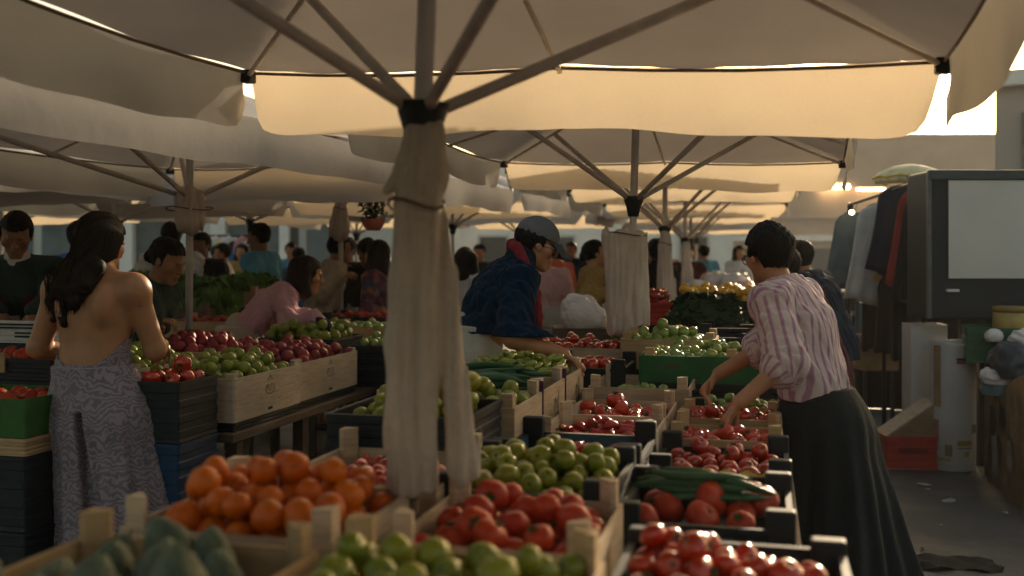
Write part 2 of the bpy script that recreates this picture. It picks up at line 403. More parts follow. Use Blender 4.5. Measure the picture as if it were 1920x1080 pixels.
    def hand(s, b, sg):
        k = s.k; Wr = s.wr[sg]; dr = (Wr - s.el[sg]).normalized()
        dr = (dr * .85 - UP * .4).normalized()
        ac = (s.Lt * sg); ac = (ac - dr * ac.dot(dr)).normalized(); nrm = dr.cross(ac) * sg
        if nrm.dot(UP) > 0: nrm = -nrm                      # palm faces down
        ac = nrm.cross(dr).normalized(); sgn = -1 if ac.dot(s.Lt * sg) > 0 else 1
        ac = ac * sgn                                       # thumb side: towards the body's middle
        b.cone(Wr, Wr + dr * .085 * k, .026 * k, .038 * k, .012, nrm, .5)
        for i, ln in enumerate((.068, .078, .072, .056)):
            o = ac * (.030 - .020 * i) * k; p0 = Wr + dr * .085 * k + o; sp = ac * (.18 - .12 * i)
            c1 = .45 + .08 * i; d1 = (dr * math.cos(c1) + nrm * math.sin(c1) + sp).normalized(); d2 = (dr * math.cos(c1 + .75) + nrm * math.sin(c1 + .75) + sp * .5).normalized()
            p1 = p0 + d1 * ln * .55 * k; b.cone(p0 - dr * .02, p1, .0095 * k, .0085 * k, .004); b.cone(p1, p1 + d2 * ln * .5 * k, .0085 * k, .007 * k, .002)
        t0 = Wr + dr * .028 * k + ac * .022 * k; t1 = t0 + (dr * .6 + ac * .7 + nrm * .35).normalized() * .042 * k
        b.cone(t0, t1, .014 * k, .0105 * k, .008); b.cone(t1, t1 + (dr * .8 + ac * .2 + nrm * .5).normalized() * .034 * k, .010 * k, .008 * k, .003)
    def headshape(s, b):
        c, f, l, u = s.headc, s.hF, s.hL, s.hU; A = (f, l, u); q = s.k if s.k < 1 else 1.0
        P = lambda x, y, z: c + f * x + l * y + u * z
        b.ell(P(-.008, 0, .03), A, (.096, .074, .088), .02); b.ell(P(.028, 0, -.045), A, (.062, .058, .066), .03)
        b.cone(P(.07, -.012, -.098), P(.07, .012, -.098), .02, .02, .025)
        b.cone(P(.088, -.03, .024), P(.088, .03, .024), .010, .010, .012)
        b.cone(P(.090, 0, .012), P(.113, 0, -.026), .008, .012, .008); b.cone(P(.098, -.013, -.030), P(.098, .013, -.030), .008, .008, .008)
        b.cone(P(.088, -.017, -.058), P(.088, .017, -.058), .009, .009, .006); b.cone(P(.086, -.014, -.070), P(.086, .014, -.070), .009, .009, .006)
        for sg in (1, -1):
            b.ell(P(.050, .05 * sg, -.015), A, (.03, .022, .028), .02)
            b.ell(P(-.002, .078 * sg, -.004), A, (.018, .009, .031), .006); b.ell(P(.089, .031 * sg, .004), A, (.012, .016, .010), .001, sub=True)
            b.ell(P(.078, .031 * sg, .004), A, (.013, .013, .012), .002)
    # ---- clothes and hair, children of the body
    def put(s, name, solid, mat, vox=None):
        return mesh_obj(name, solid.build(vox or s.vox, name), M[mat] if isinstance(mat, str) else mat, s.o)
    def top(s, mat, name="shirt", e=.018, sleeve=2.0, hem=-.08, loose=.008, amp=.006, collar=True, stripes=False, k2=.04):
        b = Solid(); s.torso(b, e, k2); s.arms(b, e * .8, sleeve, loose)
        if hem < -.04:
            b.cone(s.hip - UP * .10 * s.k, s.hip, .165 * s.k + e, .16 * s.k + e, .04, s.Fv, .78)
        b.post.append(wrinkle(amp, 38, sum(map(ord, s.o["label"])) % 999, .5)); b.post.append(wrinkle(amp * .6, 85, 5, .4))
        top_ = s.neck + (s.headc - s.neck).normalized() * (.035 if collar else -.005)
        b.post.append(below(top_, (s.headc - s.neck)))
        b.post.append(below(s.hip + UP * hem * s.k, -UP))
        o = s.put(name, b, mat)
        if stripes:
            me = o.data; n = len(me.vertices); co = np.empty(n * 3, np.float32); me.vertices.foreach_get("co", co); co = co.reshape(-1, 3)
            best = np.full(n, 1e9); val = np.zeros(n)
            def seg(a, b_, r, refL, flat=False):
                a = np.array(a); b_ = np.array(b_); ba = b_ - a; t = np.clip(((co - a) @ ba) / (ba @ ba), 0, 1); q = co - a - t[:, None] * ba; dd = np.linalg.norm(q, axis=1) / r
                if flat: v = q @ np.array(refL)
                else:
                    x = np.array(refL) - ba * (np.array(refL) @ ba) / (ba @ ba); x /= np.linalg.norm(x); y = np.cross(ba / np.linalg.norm(ba), x); v = np.arctan2(q @ y, q @ x) * r * 1.0
                m_ = dd < best; best[m_] = dd[m_]; val[m_] = v[m_]
            seg(s.hip, s.neck, .17, s.Lt, True)
            for sg in (1, -1): seg(s.sh[sg].lerp(s.el[sg], .15), s.el[sg], .06, s.Ft); seg(s.el[sg], s.wr[sg], .055, s.Ft)
            at_ = me.attributes.new("stripe", 'FLOAT', 'POINT'); at_.data.foreach_set("value", val.astype(np.float32))
        return o
    def trousers(s, mat, e=.014, hem=.02):
        b = Solid(); s.legs(b, e, hem); b.post.append(wrinkle(.005, 40, 3, .5)); b.post.append(below(s.waist, UP)); return s.put("trousers", b, mat)
    def skirt(s, mat, name="skirt", z0=None, z1=.2, r0=.17, r1=.36, flat=.78, pleat=.012, npl=9, shift=Vector((0, 0, 0)), slit=False):
        k = s.k; b = Solid(); top_ = s.waist if z0 is None else Vector((s.hip.x, s.hip.y, z0)); bot = Vector((0, 0, z1)) + shift
        mid = top_.lerp(bot, .22)
        b.cone(top_, mid, r0, r0 + (r1 - r0) * .22 + .025, .03, s.Fv, flat); b.cone(mid, bot, r0 + (r1 - r0) * .22 + .025, r1, .05, s.Fv, flat)
        zt, zb = top_.z, bot.z
        def pl(d, x, y, z):
            t = np.clip((zt - z) / (zt - zb), 0, 1); cx = top_.x + (bot.x - top_.x) * t; cy = top_.y + (bot.y - top_.y) * t
            a = np.arctan2(y - cy, x - cx); return d + pleat * t * (np.sin(npl * a + 2.5 * t + 1.3 * np.sin(2 * a)) + .5 * np.sin((2 * npl + 3) * a + 5 * t)) + .0015 * np.sin(23 * z + 3 * a)
        b.post.append(pl); b.post.append(below((0, 0, zt + .02), UP)); b.post.append(below(bot, -UP)); return b
    def hairdo(s, style="short", mat='hair', e=.014, seed=1):
        c, f, l, u = s.headc, s.hF, s.hL, s.hU; A = (f, l, u); P = lambda x, y, z: c + f * x + l * y + u * z
        b = Solid(); b.ell(P(-.014, 0, .036), A, (.095 + e, .074 + e, .087 + e), .01)
        if style in ("short", "cap"): b.ell(P(-.036, 0, -.020), A, (.066, .064, .056), .02)
        if style == "bun": b.ell(P(-.07, 0, .10), A, (.045, .045, .042), .012)
        if style == "low_bun": b.ell(P(-.105, 0, -.01), A, (.042, .05, .045), .012)
        if style == "bob":
            for sg in (1, -1): b.cone(P(-.02, .07 * sg, .03), P(.0, .085 * sg, -.11), .045, .05, .03)
            b.cone(P(-.06, 0, .03), P(-.07, 0, -.11), .07, .075, .04)
        if style == "long":
            b.cone(P(-.04, 0, .02), s.neck - s.Ft * .075, .078, .066, .04)
            for j, (o, ln) in enumerate(((.055, .30), (.02, .33), (.085, .24), (-.02, .22), (-.05, .12))):
                p0 = s.neck - s.Ft * .085 + s.Lt * o; pts = [p0 + UP * .04]
                for q in range(1, 5): pts.append(p0 - UP * ln * .62 * q / 4 * s.k - s.Ft * (.035 + .012 * math.sin(q * 1.7 + j)) + s.Lt * (.014 * math.sin(2.1 * q + j * 1.3) + .05 * q / 4))
                for q in range(4): b.cone(pts[q], pts[q + 1], (.040 - .006 * q), (.040 - .006 * (q + 1)), .016)
        fx, fz = .052, .055
        fp, up_, bz = np.array(f), np.array(u), np.array(c); lp = np.array(l)
        sd_ = random.Random(seed).uniform(0, 6)
        def face(d, x, y, z):
            X = (x - bz[0]) * fp[0] + (y - bz[1]) * fp[1] + (z - bz[2]) * fp[2]; Zz = (x - bz[0]) * up_[0] + (y - bz[1]) * up_[1] + (z - bz[2]) * up_[2]; Yy = (x - bz[0]) * lp[0] + (y - bz[1]) * lp[1] + (z - bz[2]) * lp[2]
            cut = np.maximum(X - (.028 if style in ("short", "cap", "bun", "low_bun") else .05), 0) ; reg = np.minimum(X - (.02 if style in ("short", "cap", "bun", "low_bun") else .045), .062 - Zz)
            d = np.maximum(d, reg)
            if style in ("short", "cap"):
                d = np.maximum(d, -.058 - Zz); d = np.maximum(d, np.minimum(X + .028, -.002 - Zz))
            if style == 'cap': d = np.maximum(d, Zz - .045)
            if style == 'long': return d + .003 * np.sin(120 * Yy + 10 * np.sin(9 * Zz) + sd_) + .0018 * np.sin(260 * Yy + 60 * X + 6 * np.sin(14 * Zz))
            d = d + .0035 * np.sin(170 * Yy + 30 * Zz + sd_) * np.sin(130 * X + 60 * Zz) + .002 * np.sin(260 * Yy + 90 * X + 8 * np.sin(40 * Zz)) + .004 * np.sin(34 * Yy + 21 * Zz + 17 * X + sd_)
            return d
        b.post.append(face); return s.put("hair", b, mat)
    def cap(s, mat):
        c, f, l, u = s.headc, s.hF, s.hL, s.hU; A = (f, l, u); P = lambda x, y, z: c + f * x + l * y + u * z
        b = Solid(); b.ell(P(-.010, 0, .045), A, (.113, .092, .098), .004)
        b.post.append(below(P(0, 0, .035), -u)); o = s.put("cap", b, mat)
        bm = bmesh.new(); rings = []
        g0, g1 = [], []
        for i in range(13):
            a = -1.25 + 2.5 * i / 12; row = []
            for j in range(5):
                t = j / 4; x = .075 * math.cos(a) * (1 - t) + t * (.075 + .115 * math.cos(a)) + .012; y = .084 * math.sin(a) * (1 + .05 * t); z = .045 - .035 * t * t - .020 * t - .15 * y * y / .08
                row.append(bm.verts.new(P(x, y, z)))
            g0.append(row)
        for r0, r1 in zip(g0, g0[1:]):
            for j in range(4): bm.faces.new((r0[j], r0[j + 1], r1[j + 1], r1[j]))
        bmesh.ops.solidify(bm, geom=bm.faces[:], thickness=.004)
        bm_obj("cap_brim", bm, M[mat], o, smooth=True)
    def glasses(s, mat):
        c, f, l, u = s.headc, s.hF, s.hL, s.hU; P = lambda x, y, z: c + f * x + l * y + u * z
        bm = bmesh.new()
        for sg in (1, -1):
            pts = [P(.108 - .006 * abs(math.cos(a)), .034 * sg + .025 * math.cos(a), -.002 + .019 * math.sin(a)) for a in [i * math.pi / 8 for i in range(17)]]
            tube(bm, pts, .0022, 6); tube(bm, [P(.100, .058 * sg, .006), P(.05, .078 * sg, .008), P(-.005, .084 * sg, .004), P(-.02, .082 * sg, -.012)], .0022, 6)
        tube(bm, [P(.11, -.010, .002), P(.114, 0, .004), P(.11, .010, .002)], .002, 6)
        bm_obj("glasses", bm, M[mat], s.o, smooth=True)

# ---------------------------------------------------------------- ground, sky-side buildings
def asphalt():
    n = N("wet_asphalt"); f = n.noise(1.3, 6, .6); g = n.noise(70, 4); w = n.noise(.55, 5, .6)
    c = n.mix(.5, n.ramp(f, [(.3, (.026, .026, .027)), (.7, (.075, .073, .07))]), n.ramp(g, [(.35, (.018, .018, .018)), (.7, (.075, .073, .07))]))
    n.col(c); n.link(n.ramp(w, [(.42, (.32, .32, .32)), (.6, (.8, .8, .8))]), n.p.inputs['Roughness']); n.bump(g, .5, .01); return n.m
bm = bmesh.new(); bmesh.ops.create_grid(bm, x_segments=1, y_segments=1, size=300)
tag(bm_obj("ground", bm, asphalt()), kind="structure")
M['facade_beige'] = plain("facade_beige", (.36, .26, .19), .9, .12, .8, .15, 30)
M['facade_grey'] = plain("facade_grey", (.46, .46, .42), .9, .15, .8, .15, 30)
M['facade_pale'] = plain("facade_pale", (.66, .64, .58), .9, .12, 1.2, .1, 30)
M['facade_dark'] = plain("shop_recess", (.10, .125, .125), .6, .35, 1.5, 0)
M['glass_dark'] = plain("window_glass", (.03, .04, .045), .12, .2, 1, 0)
M['shutter'] = plain("shutter_paint", (.09, .105, .10), .6, .2, 5, .1)
def lamp_mat(name, c, e):
    n = N(name); n.p.inputs['Emission Color'].default_value = (*c, 1); n.p.inputs['Emission Strength'].default_value = e; n.col(c); return n.m
M['lamp'] = lamp_mat("lamp_glow", (1, .72, .38), 9.0)
# beige building on the right, far end of the lane
D1 = 60.0
x0, x1 = at(1330, 0, D1).x, at(1868, 0, D1).x; zt = at(0, 250, D1).z
b1 = thing("beige_building", "flat beige building wall with a low sharp roofline beyond the stalls", "building", (0, D1, 0))
bm = bmesh.new(); box(bm, ((x0 + x1) / 2, 3, zt / 2), (x1 - x0, 6, zt)); bm_obj("wall", bm, M['facade_beige'], b1)
box_obj("parapet", ((x0 + x1) / 2, -.03, zt - .16), (x1 - x0 + .1, .14, .3), M['facade_beige'], b1, .02)
box_obj("ledge", ((x0 + x1) / 2, -.12, at(0, 447, D1).z), (x1 - x0, .26, .34), M['facade_pale'], b1, .02)
box_obj("cornice", ((x0 + x1) / 2, -.06, at(0, 408, D1).z), (x1 - x0, .12, .2), M['facade_beige'], b1, .02)
zs = at(0, 456, D1).z
for i in range(6):
    w_ = (x1 - x0) / 6
    box_obj("shop_window", (x0 + w_ * (i + .5), -.02, zs * .47), (w_ * .78, .06, zs * .8), M['facade_dark'] if i % 2 else M['glass_dark'], b1, .01)
for px, wd in ((1567, 50), (1633, 52)):
    t = thing("tube_lamp", "bright glowing tube lamp on the beige wall beside the parasol corner" if px < 1600 else "thinner dimmer tube lamp on the beige wall above the hanging clothes", "lamp", (0, 0, 0), 0)
    p = at(px, 350 if px < 1600 else 355, D1 - .45); t.location = p; wv = wd / F * D1; th = .13 if px < 1600 else .06
    tube_obj("lamp_tube", [(-wv / 2, 0, 0), (wv / 2, 0, 0)], th, M['lamp'], t, 10)
    box_obj("housing", (0, .06, th + .05), (wv * 1.02, .3, .09), M['facade_pale'], t, .01)
    for q in (-.35, .35): box_obj("bracket", (wv * q, .29, th + .04), (.04, .32, .04), M['iron'], t)
# tall pale pier with a shuttered window, right edge
D2 = 12.5; x0, x1 = at(1866, 0, D2).x, at(1866, 0, D2).x + 3.2; z2 = at(0, 132, D2).z
b2 = thing("corner_building", "tall pale corner building with a dark shuttered window above the black cabinet", "building", (x0, D2, 0), R(-26))
x1 -= x0; x0 = 0.0
bm = bmesh.new(); box(bm, ((x0 + x1) / 2, 2, z2 / 2), (x1 - x0, 4, z2)); bm_obj("wall", bm, plain("pier_stone", (.36, .31, .26), .9, .1, 1, .1, 30), b2)
box_obj("cornice", ((x0 + x1) / 2, -.05, z2 - .12), (x1 - x0 + .16, .18, .2), M['facade_pale'], b2, .03)
wx = .62; wz = at(0, 275, D2).z
wf = box_obj("window", (wx, -.03, wz), (.66, .07, .80), plain("window_frame", (.16, .15, .13), .7), b2, .01)
box_obj("shutter", (wx, -.08, wz - .02), (.56, .05, .70), M['shutter'], wf, .005)
box_obj("window_ledge", (wx, -.10, wz - .44), (.8, .22, .07), M['facade_pale'], b2, .01)
# grey arcade building at the back left
D3 = 23.0; x0, x1 = at(-500, 0, D3).x, at(760, 0, D3).x; z3 = 4.6
b3 = thing("arcade_building", "long grey green building with pale piers and dark shop openings behind the left stalls", "building", (0, D3, 0))
bm = bmesh.new(); box(bm, ((x0 + x1) / 2, 4, z3 / 2), (x1 - x0, 8, z3)); bm_obj("wall", bm, M['facade_grey'], b3)
for pa, pb, ya, yb, m in ((-60, 62, 408, 560, 'facade_dark'), (80, 165, 402, 560, 'facade_dark'), (168, 200, 405, 560, 'shutter'), (258, 330, 400, 560, 'shutter'), (430, 528, 400, 520, 'facade_dark'), (547, 560, 415, 560, 'glass_dark'), (575, 640, 418, 520, 'facade_dark')):
    pA, pB = at(pa, ya, D3), at(pb, yb, D3); zb = max(pB.z, .03)
    box_obj("shop_opening", ((pA.x + pB.x) / 2, -.02, (pA.z + zb) / 2), (pB.x - pA.x, .08, pA.z - zb), M[m], b3, .01)
for pa, pb in ((204, 256), (400, 428), (528, 546), (-90, -62), (640, 665)):
    pA, pB = at(pa, 392, D3), at(pb, 560, D3); box_obj("pier", ((pA.x + pB.x) / 2, -.12, pA.z / 2), (pB.x - pA.x, .3, pA.z), M['facade_pale'], b3, .02)
box_obj("ledge", ((x0 + x1) / 2, -.15, at(0, 388, D3).z), (x1 - x0, .34, .16), M['facade_pale'], b3, .02)
b4 = thing("far_house", "pale distant house closing the lane between the two parasol rows", "building", (at(1050, 0, 38).x, 38, 0))
bm = bmesh.new(); box(bm, (0, 3, 2.6), (13, 6, 5.2)); bm_obj("wall", bm, M['facade_pale'], b4)
for i in range(5):
    wf = box_obj("window", (-5 + 2.5 * i, -.03, 1.4), (1.2, .08, 1.9), M['facade_grey'], b4, .01); box_obj("pane", (-5 + 2.5 * i, -.08, 1.4), (1.0, .04, 1.7), M['glass_dark'], wf)

# ---------------------------------------------------------------- parasols
def umbrella(label, loc, yaw, tilt=0.0, L=2.4, ze=2.19, rise=.43, hub=1.83, seed=0, group="cream market parasols over the stalls", fine=True, wood_z=.95, val=.225, yf=None, yn=None, nval=None):
    u = thing("market_parasol", label, "parasol", loc, 0, group)
    u.rotation_euler = (Matrix.Rotation(R(tilt), 3, 'Y') @ Matrix.Rotation(R(-yaw), 3, 'Z')).to_euler()
    a = L / 2; yf = yf or a; yn = yn or a; nval = nval or val
    za = ze + rise; rr = random.Random(seed); ph = [rr.uniform(0, 6) for _ in range(8)]
    n = 40 if fine else 16; bm = bmesh.new(); g = []
    for i in range(n + 1):
        row = []
        for j in range(n + 1):
            p, q = -1 + 2 * i / n, -1 + 2 * j / n; x = p * a; y = q * (yf if q > 0 else yn); m = max(abs(p), abs(q)); t = min(abs(p), abs(q)) / max(m, 1e-6)
            z = za - rise * m - .030 * math.sin(math.pi * m) * abs(math.sin(math.pi * t)) - .018 * m * m * math.sin(math.pi * t) + .005 * math.sin(9 * x + ph[0]) * math.sin(8 * y + ph[1]) * m + .002 * math.sin(23 * x + 7 * y + ph[2]) * m
            row.append(bm.verts.new((x, y, z)))
        g.append(row)
    for i in range(n):
        for j in range(n): bm.faces.new((g[i][j], g[i + 1][j], g[i + 1][j + 1], g[i][j + 1]))
    bm_obj("canopy", bm, M['canvas'], u, smooth=True)
    nv = 64 if fine else 20; nh = 8 if fine else 3
    cor = [Vector((a, yf, 0)), Vector((-a, yf, 0)), Vector((-a, -yn, 0)), Vector((a, -yn, 0))]
    for sd_ in range(4):
        c0, c1_ = cor[sd_], cor[(sd_ + 1) % 4]; dv = (c1_ - c0); ln = dv.length; dv = dv / ln; out = Vector((dv.y, -dv.x, 0)); vv = nval if sd_ == 2 else val
        bm = bmesh.new(); g = []
        for i in range(nv + 1):
            t = i / nv; q = min(t, 1 - t) * 2; cut = 1 - .40 * max(0, 1 - q / .085) ** 2 + .05 * math.exp(-((q - .12) / .08) ** 2)
            edge = -.018 * abs(math.sin(2 * math.pi * t)); row = []
            for j in range(nh + 1):
                v = j / nh; h = vv * v * cut + v * (.009 * math.sin(9 * t + ph[sd_]) + .004 * math.sin(31 * t + ph[sd_ + 2])) * (vv / .2)
                o = .006 + v * (.016 * math.sin(8 * t + ph[sd_ + 1]) + .010 * math.sin(21 * t + ph[sd_ + 3] + 2 * v) + .0012 * math.sin(55 * t + 3 * v)) + .012 * math.sin(math.pi * v)
                sh_ = .035 * v * max(0, 1 - q / .05)
                row.append(bm.verts.new(c0 + dv * (ln * t + (sh_ if t < .5 else -sh_)) + out * o + UP * (ze + edge - h)))
            g.append(row)
        for i in range(nv):
            for j in range(nh): bm.faces.new((g[i][j], g[i][j + 1], g[i + 1][j + 1], g[i + 1][j]))
        bm_obj("valance", bm, M['valance'], u, smooth=True)
    bm = bmesh.new(); pp = []
    for p, q in zip(cor, cor[1:] + cor[:1]): pp += [(p.lerp(q, k / 8)) * .996 + UP * (ze - .012 - .018 * abs(math.sin(2 * math.pi * k / 8))) for k in range(8)]
    tube(bm, pp + [pp[0]], .006, 6); bm_obj("hem_cord", bm, plain("hem_brown", (.2, .15, .11), .8), u, smooth=True)
    seg = 8 if fine else 5
    ends = [cor[0], (cor[0] + cor[1]) / 2, cor[1], (cor[1] + cor[2]) / 2, cor[2], (cor[2] + cor[3]) / 2, cor[3], (cor[3] + cor[0]) / 2]
    ends[1].x = 0; ends[5].x = 0; ends[3].y = 0; ends[7].y = 0
    for i, e in enumerate(ends):
        d = e.normalized(); e0 = UP * (za - .035) + d * .05; e1 = d * (e.length - .01) + UP * (ze - .025)
        tube_obj("rib", [e0, e0.lerp(e1, .5) - UP * .03, e1], .0095, M['strut'], u, seg)
        if i % 2 == 0:
            m = e0.lerp(e1, .55) - UP * .035
            tube_obj("strut", [d * .035 + UP * (hub + .015), m], .0155, M['strut'], u, seg)
            box_obj("corner_cap", e1, (.05, .05, .05), M['iron'], u, .008)
    tube_obj("pole", [(0, 0, wood_z - .08), (0, 0, za)], .0225, M['pole'], u, 14)
    tube_obj("lower_pole", [(0, 0, .03), (0, 0, wood_z)], .027, M['wood_dark'], u, 14)
    tube_obj("runner", [(0, 0, hub + .03), (0, 0, hub + .005), (0, 0, hub - .04), (0, 0, hub - .09)], [.062, .058, .042, .032], M['iron'], u, 14)
    tube_obj("base_plate", [(0, 0, 0.002), (0, 0, .03), (0, 0, .05)], [.26, .26, .05], M['iron'], u, 20)
    return u
P1 = Vector((-.217, 2.36, 0)); P2 = Vector((.672, 6.02, 0)); P3 = Vector((1.36, 9.15, 0)); P4 = Vector((2.08, 12.3, 0))
def lean0(x): return (x[0], x[1], 0)
umbrella("large near cream parasol whose pole is wrapped in hanging canvas", (P1.x - .065, P1.y, 0), 17, 2.3, seed=1, L=2.5, yn=1.5, nval=.2)
umbrella("unseen cream parasol added behind the camera to shade the front crates", (-.95, -1.05, 0), 15, 0, seed=17, fine=False)  # added out of view, keeps sky light off the foreground
umbrella("second cream parasol of the middle row, standing over the green crate", P2, 17, 1.6, seed=2, wood_z=1.05, val=.19, yn=1.35, nval=.05)
umbrella("third cream parasol of the middle row with glowing front valance", P3, 16, .6, seed=3, L=2.3, hub=1.75, val=.15, ze=2.22, nval=.05)
umbrella("fourth cream parasol of the middle row, just behind the third", P4, 15, .6, seed=4, hub=1.71, ze=2.22, val=.17, nval=.06, fine=False)
umbrella("fifth cream parasol of the middle row, small beyond the striped man's head", (2.7, 15.3, 0), 15, 0, seed=5, hub=1.75, ze=2.22, val=.17, fine=False)
umbrella("sixth cream parasol of the middle row, far down the lane", (3.35, 18.4, 0), 14, 0, seed=6, fine=False)
umbrella("left row cream parasol over the woman in the backless dress", (-4.15, 4.2, 0), 20, 0, L=1.9, seed=7, hub=1.80)
umbrella("left row cream parasol with a beige bundle tied under its hub", (-2.02, 6.32, 0), 20, .3, L=2.3, yf=1.25, yn=3.3, seed=8, hub=1.86, wood_z=1.05)
umbrella("left row cream parasol on the thin pole behind the pink sweater woman", (-1.52, 9.0, 0), 18, 0, seed=9, hub=1.98, ze=2.16, fine=False, wood_z=1.0)
umbrella("left row cream parasol seen past the grey cap, thin dark pole", (-.72, 12.3, 0), 16, 0, seed=10, hub=1.87, ze=2.25, fine=False)
umbrella("left row cream parasol farthest down behind the grey cap", (.15, 15.2, 0), 16, 0, seed=11, fine=False)
umbrella("outer left cream parasol near the blue shirt man", (-3.1, 12.0, 0), 18, 0, seed=12, hub=1.92, ze=2.16, fine=False)
umbrella("outer left cream parasol behind the dark jacket man", (-4.45, 7.6, 0), 20, 0, seed=13, hub=1.9, fine=False)
umbrella("outer left cream parasol in front of the arcade", (-3.9, 10.0, 0), 18, 0, seed=14, fine=False)
umbrella("outer left cream parasol far behind the man in light blue", (-2.3, 15.0, 0), 18, 0, seed=15, fine=False)
umbrella("farthest left cream parasol close to the arcade piers", (-6.3, 12.5, 0), 18, 0, seed=16, fine=False)

def drape(label, prims, z0, fold, seed, ctr, vox=.008, name="hanging_canvas", cut=None, cord=None, mat='drape'):
    b = Solid()
    for p in prims: b.cone(*p)
    rr = random.Random(seed); p1, p2 = rr.uniform(0, 6), rr.uniform(0, 6)
    def f(d, x, y, z):
        t = np.clip((z0 - z) / .8, 0, 1.2); X = (x - ctr[0]) + .25 * (y - ctr[1]); wv = .012 * np.sin(5 * z + p1)
        fo = np.abs(np.sin((X + wv) * 44 + p1 + .5 * t)) * 2.2 - 1.3 + 1.1 * np.abs(np.sin((X - 1.6 * wv) * 83 + p2 + t)) - .6 + .45 * np.sin((X + wv) * 210 + p1)
        return d + fold * (.45 + .8 * t) * fo + .0025 * np.sin(26 * z + 30 * X + p2) * np.sin(11 * z + p1)
    b.post.append(f)
    if cut: b.post.append(cut)
    o = mesh_obj(name, b.build(vox, name), M[mat if vox < .007 else 'drape_pale']); tag(o, label, "canvas cover", "canvas covers tied to parasol poles")
    if cord:
        for z, r, dx in cord:
            r2 = r if r < .08 else r * 1.45
            pts = [(ctr[0] + dx + r2 * math.cos(q), ctr[1] + max(r * .8, .072) * math.sin(q), z + .012 * math.sin(q * 2)) for q in [i * math.pi / 8 for i in range(17)]]
            tube_obj("tie_cord", pts, .004, plain("cord_brown", (.12, .08, .05), .9), o, 5)
    return o
c1 = P1 + Vector((-.004, -.012, 0)); V = Vector; AX = V((0, 1, 0))
drape("big beige canvas cover hanging down the near pole in long folds", [
    (V((c1.x + .022, c1.y, 1.78)), V((c1.x + .012, c1.y, 1.70)), .050, .060, .02, AX, .85), (V((c1.x + .010, c1.y, 1.69)), V((c1.x + .004, c1.y, 1.62)), .064, .052, .02, AX, .85),
    (V((c1.x + .002, c1.y, 1.62)), V((c1.x - .010, c1.y, 1.3)), .056, .066, .02, AX, .75), (V((c1.x - .010, c1.y, 1.3)), V((c1.x - .010, c1.y, .93)), .066, .068, .03, AX, .62),
    (V((c1.x + .045, c1.y + .01, 1.60)), V((c1.x + .112, c1.y + .005, 1.0)), .024, .044, .012, AX, .6),
    (V((c1.x - .03, c1.y - .02, 1.70)), V((c1.x - .062, c1.y - .02, 1.655)), .028, .016, .012)],
    1.75, .0058, 3, (c1.x, c1.y), .0045, cut=lambda d, x, y, z: np.maximum(d, (.955 + .30 * np.maximum(x - c1.x - .055, 0) + .006 * np.sin(60 * x) - z)), cord=[(1.622, .066, .0)])
c2 = P2 + Vector((-.0, -.03, 0))
drape("wide beige canvas cover gathered with cord on the second pole", [
    (V((c2.x - .09, c2.y, 1.67)), V((c2.x + .08, c2.y, 1.66)), .034, .034, .03), (V((c2.x - .085, c2.y, 1.62)), V((c2.x - .06, c2.y, 1.08)), .055, .05, .04),
    (V((c2.x + .07, c2.y, 1.62)), V((c2.x + .085, c2.y, 1.08)), .055, .06, .04), (V((c2.x, c2.y, 1.62)), V((c2.x, c2.y, 1.1)), .06, .06, .04)],
    1.66, .007, 5, (c2.x, c2.y), .008, cut=lambda d, x, y, z: np.maximum(np.maximum(d, (1.05 + .05 * np.sin((x - c2.x) * 16) - z)), z - 1.675 - .03 * np.sin((x - c2.x) * 38 + 1) - .012 * np.sin((x - c2.x) * 90)), cord=[(1.635, .086, .0)])
c3 = P3 + Vector((.02, -.03, 0))
drape("narrow beige canvas cover flaring below the third pole hub", [
    (V((c3.x, c3.y, 1.70)), V((c3.x, c3.y, 1.60)), .045, .05, .03), (V((c3.x, c3.y, 1.6)), V((c3.x + .03, c3.y, .98)), .05, .085, .04), (V((c3.x - .01, c3.y, 1.6)), V((c3.x - .04, c3.y, .92)), .05, .06, .04)],
    1.7, .008, 8, (c3.x, c3.y), .009, cut=lambda d, x, y, z: np.maximum(d, (.95 + .5 * np.maximum(x - c3.x, -.06) - z)), cord=[(1.62, .06, 0)])
c4 = Vector((-2.00, 6.28, 0))
drape("beige cloth bundle tied round the left row pole", [(V((c4.x, c4.y, 1.88)), V((c4.x, c4.y, 1.73)), .07, .095, .03), (V((c4.x - .05, c4.y, 1.86)), V((c4.x - .02, c4.y, 1.75)), .05, .06, .03), (V((c4.x + .05, c4.y, 1.86)), V((c4.x + .03, c4.y, 1.75)), .05, .06, .03)], 1.9, .009, 12, (c4.x, c4.y), .009, cord=[(1.8, .1, 0)])
c5 = Vector((-1.52, 8.95, 0))
drape("drooping beige cloth bundle on the thin pole beside the hanging plant", [(V((c5.x, c5.y, 1.97)), V((c5.x, c5.y, 1.74)), .05, .1, .03)], 1.97, .010, 14, (c5.x, c5.y), .01, cord=[(1.93, .055, 0)])
c6 = P4 + Vector((.03, -.03, 0))
drape("slim pale canvas cover on the far fourth pole", [(V((c6.x, c6.y, 1.65)), V((c6.x + .02, c6.y, 1.05)), .05, .08, .03)], 1.65, .008, 16, (c6.x, c6.y), .012)

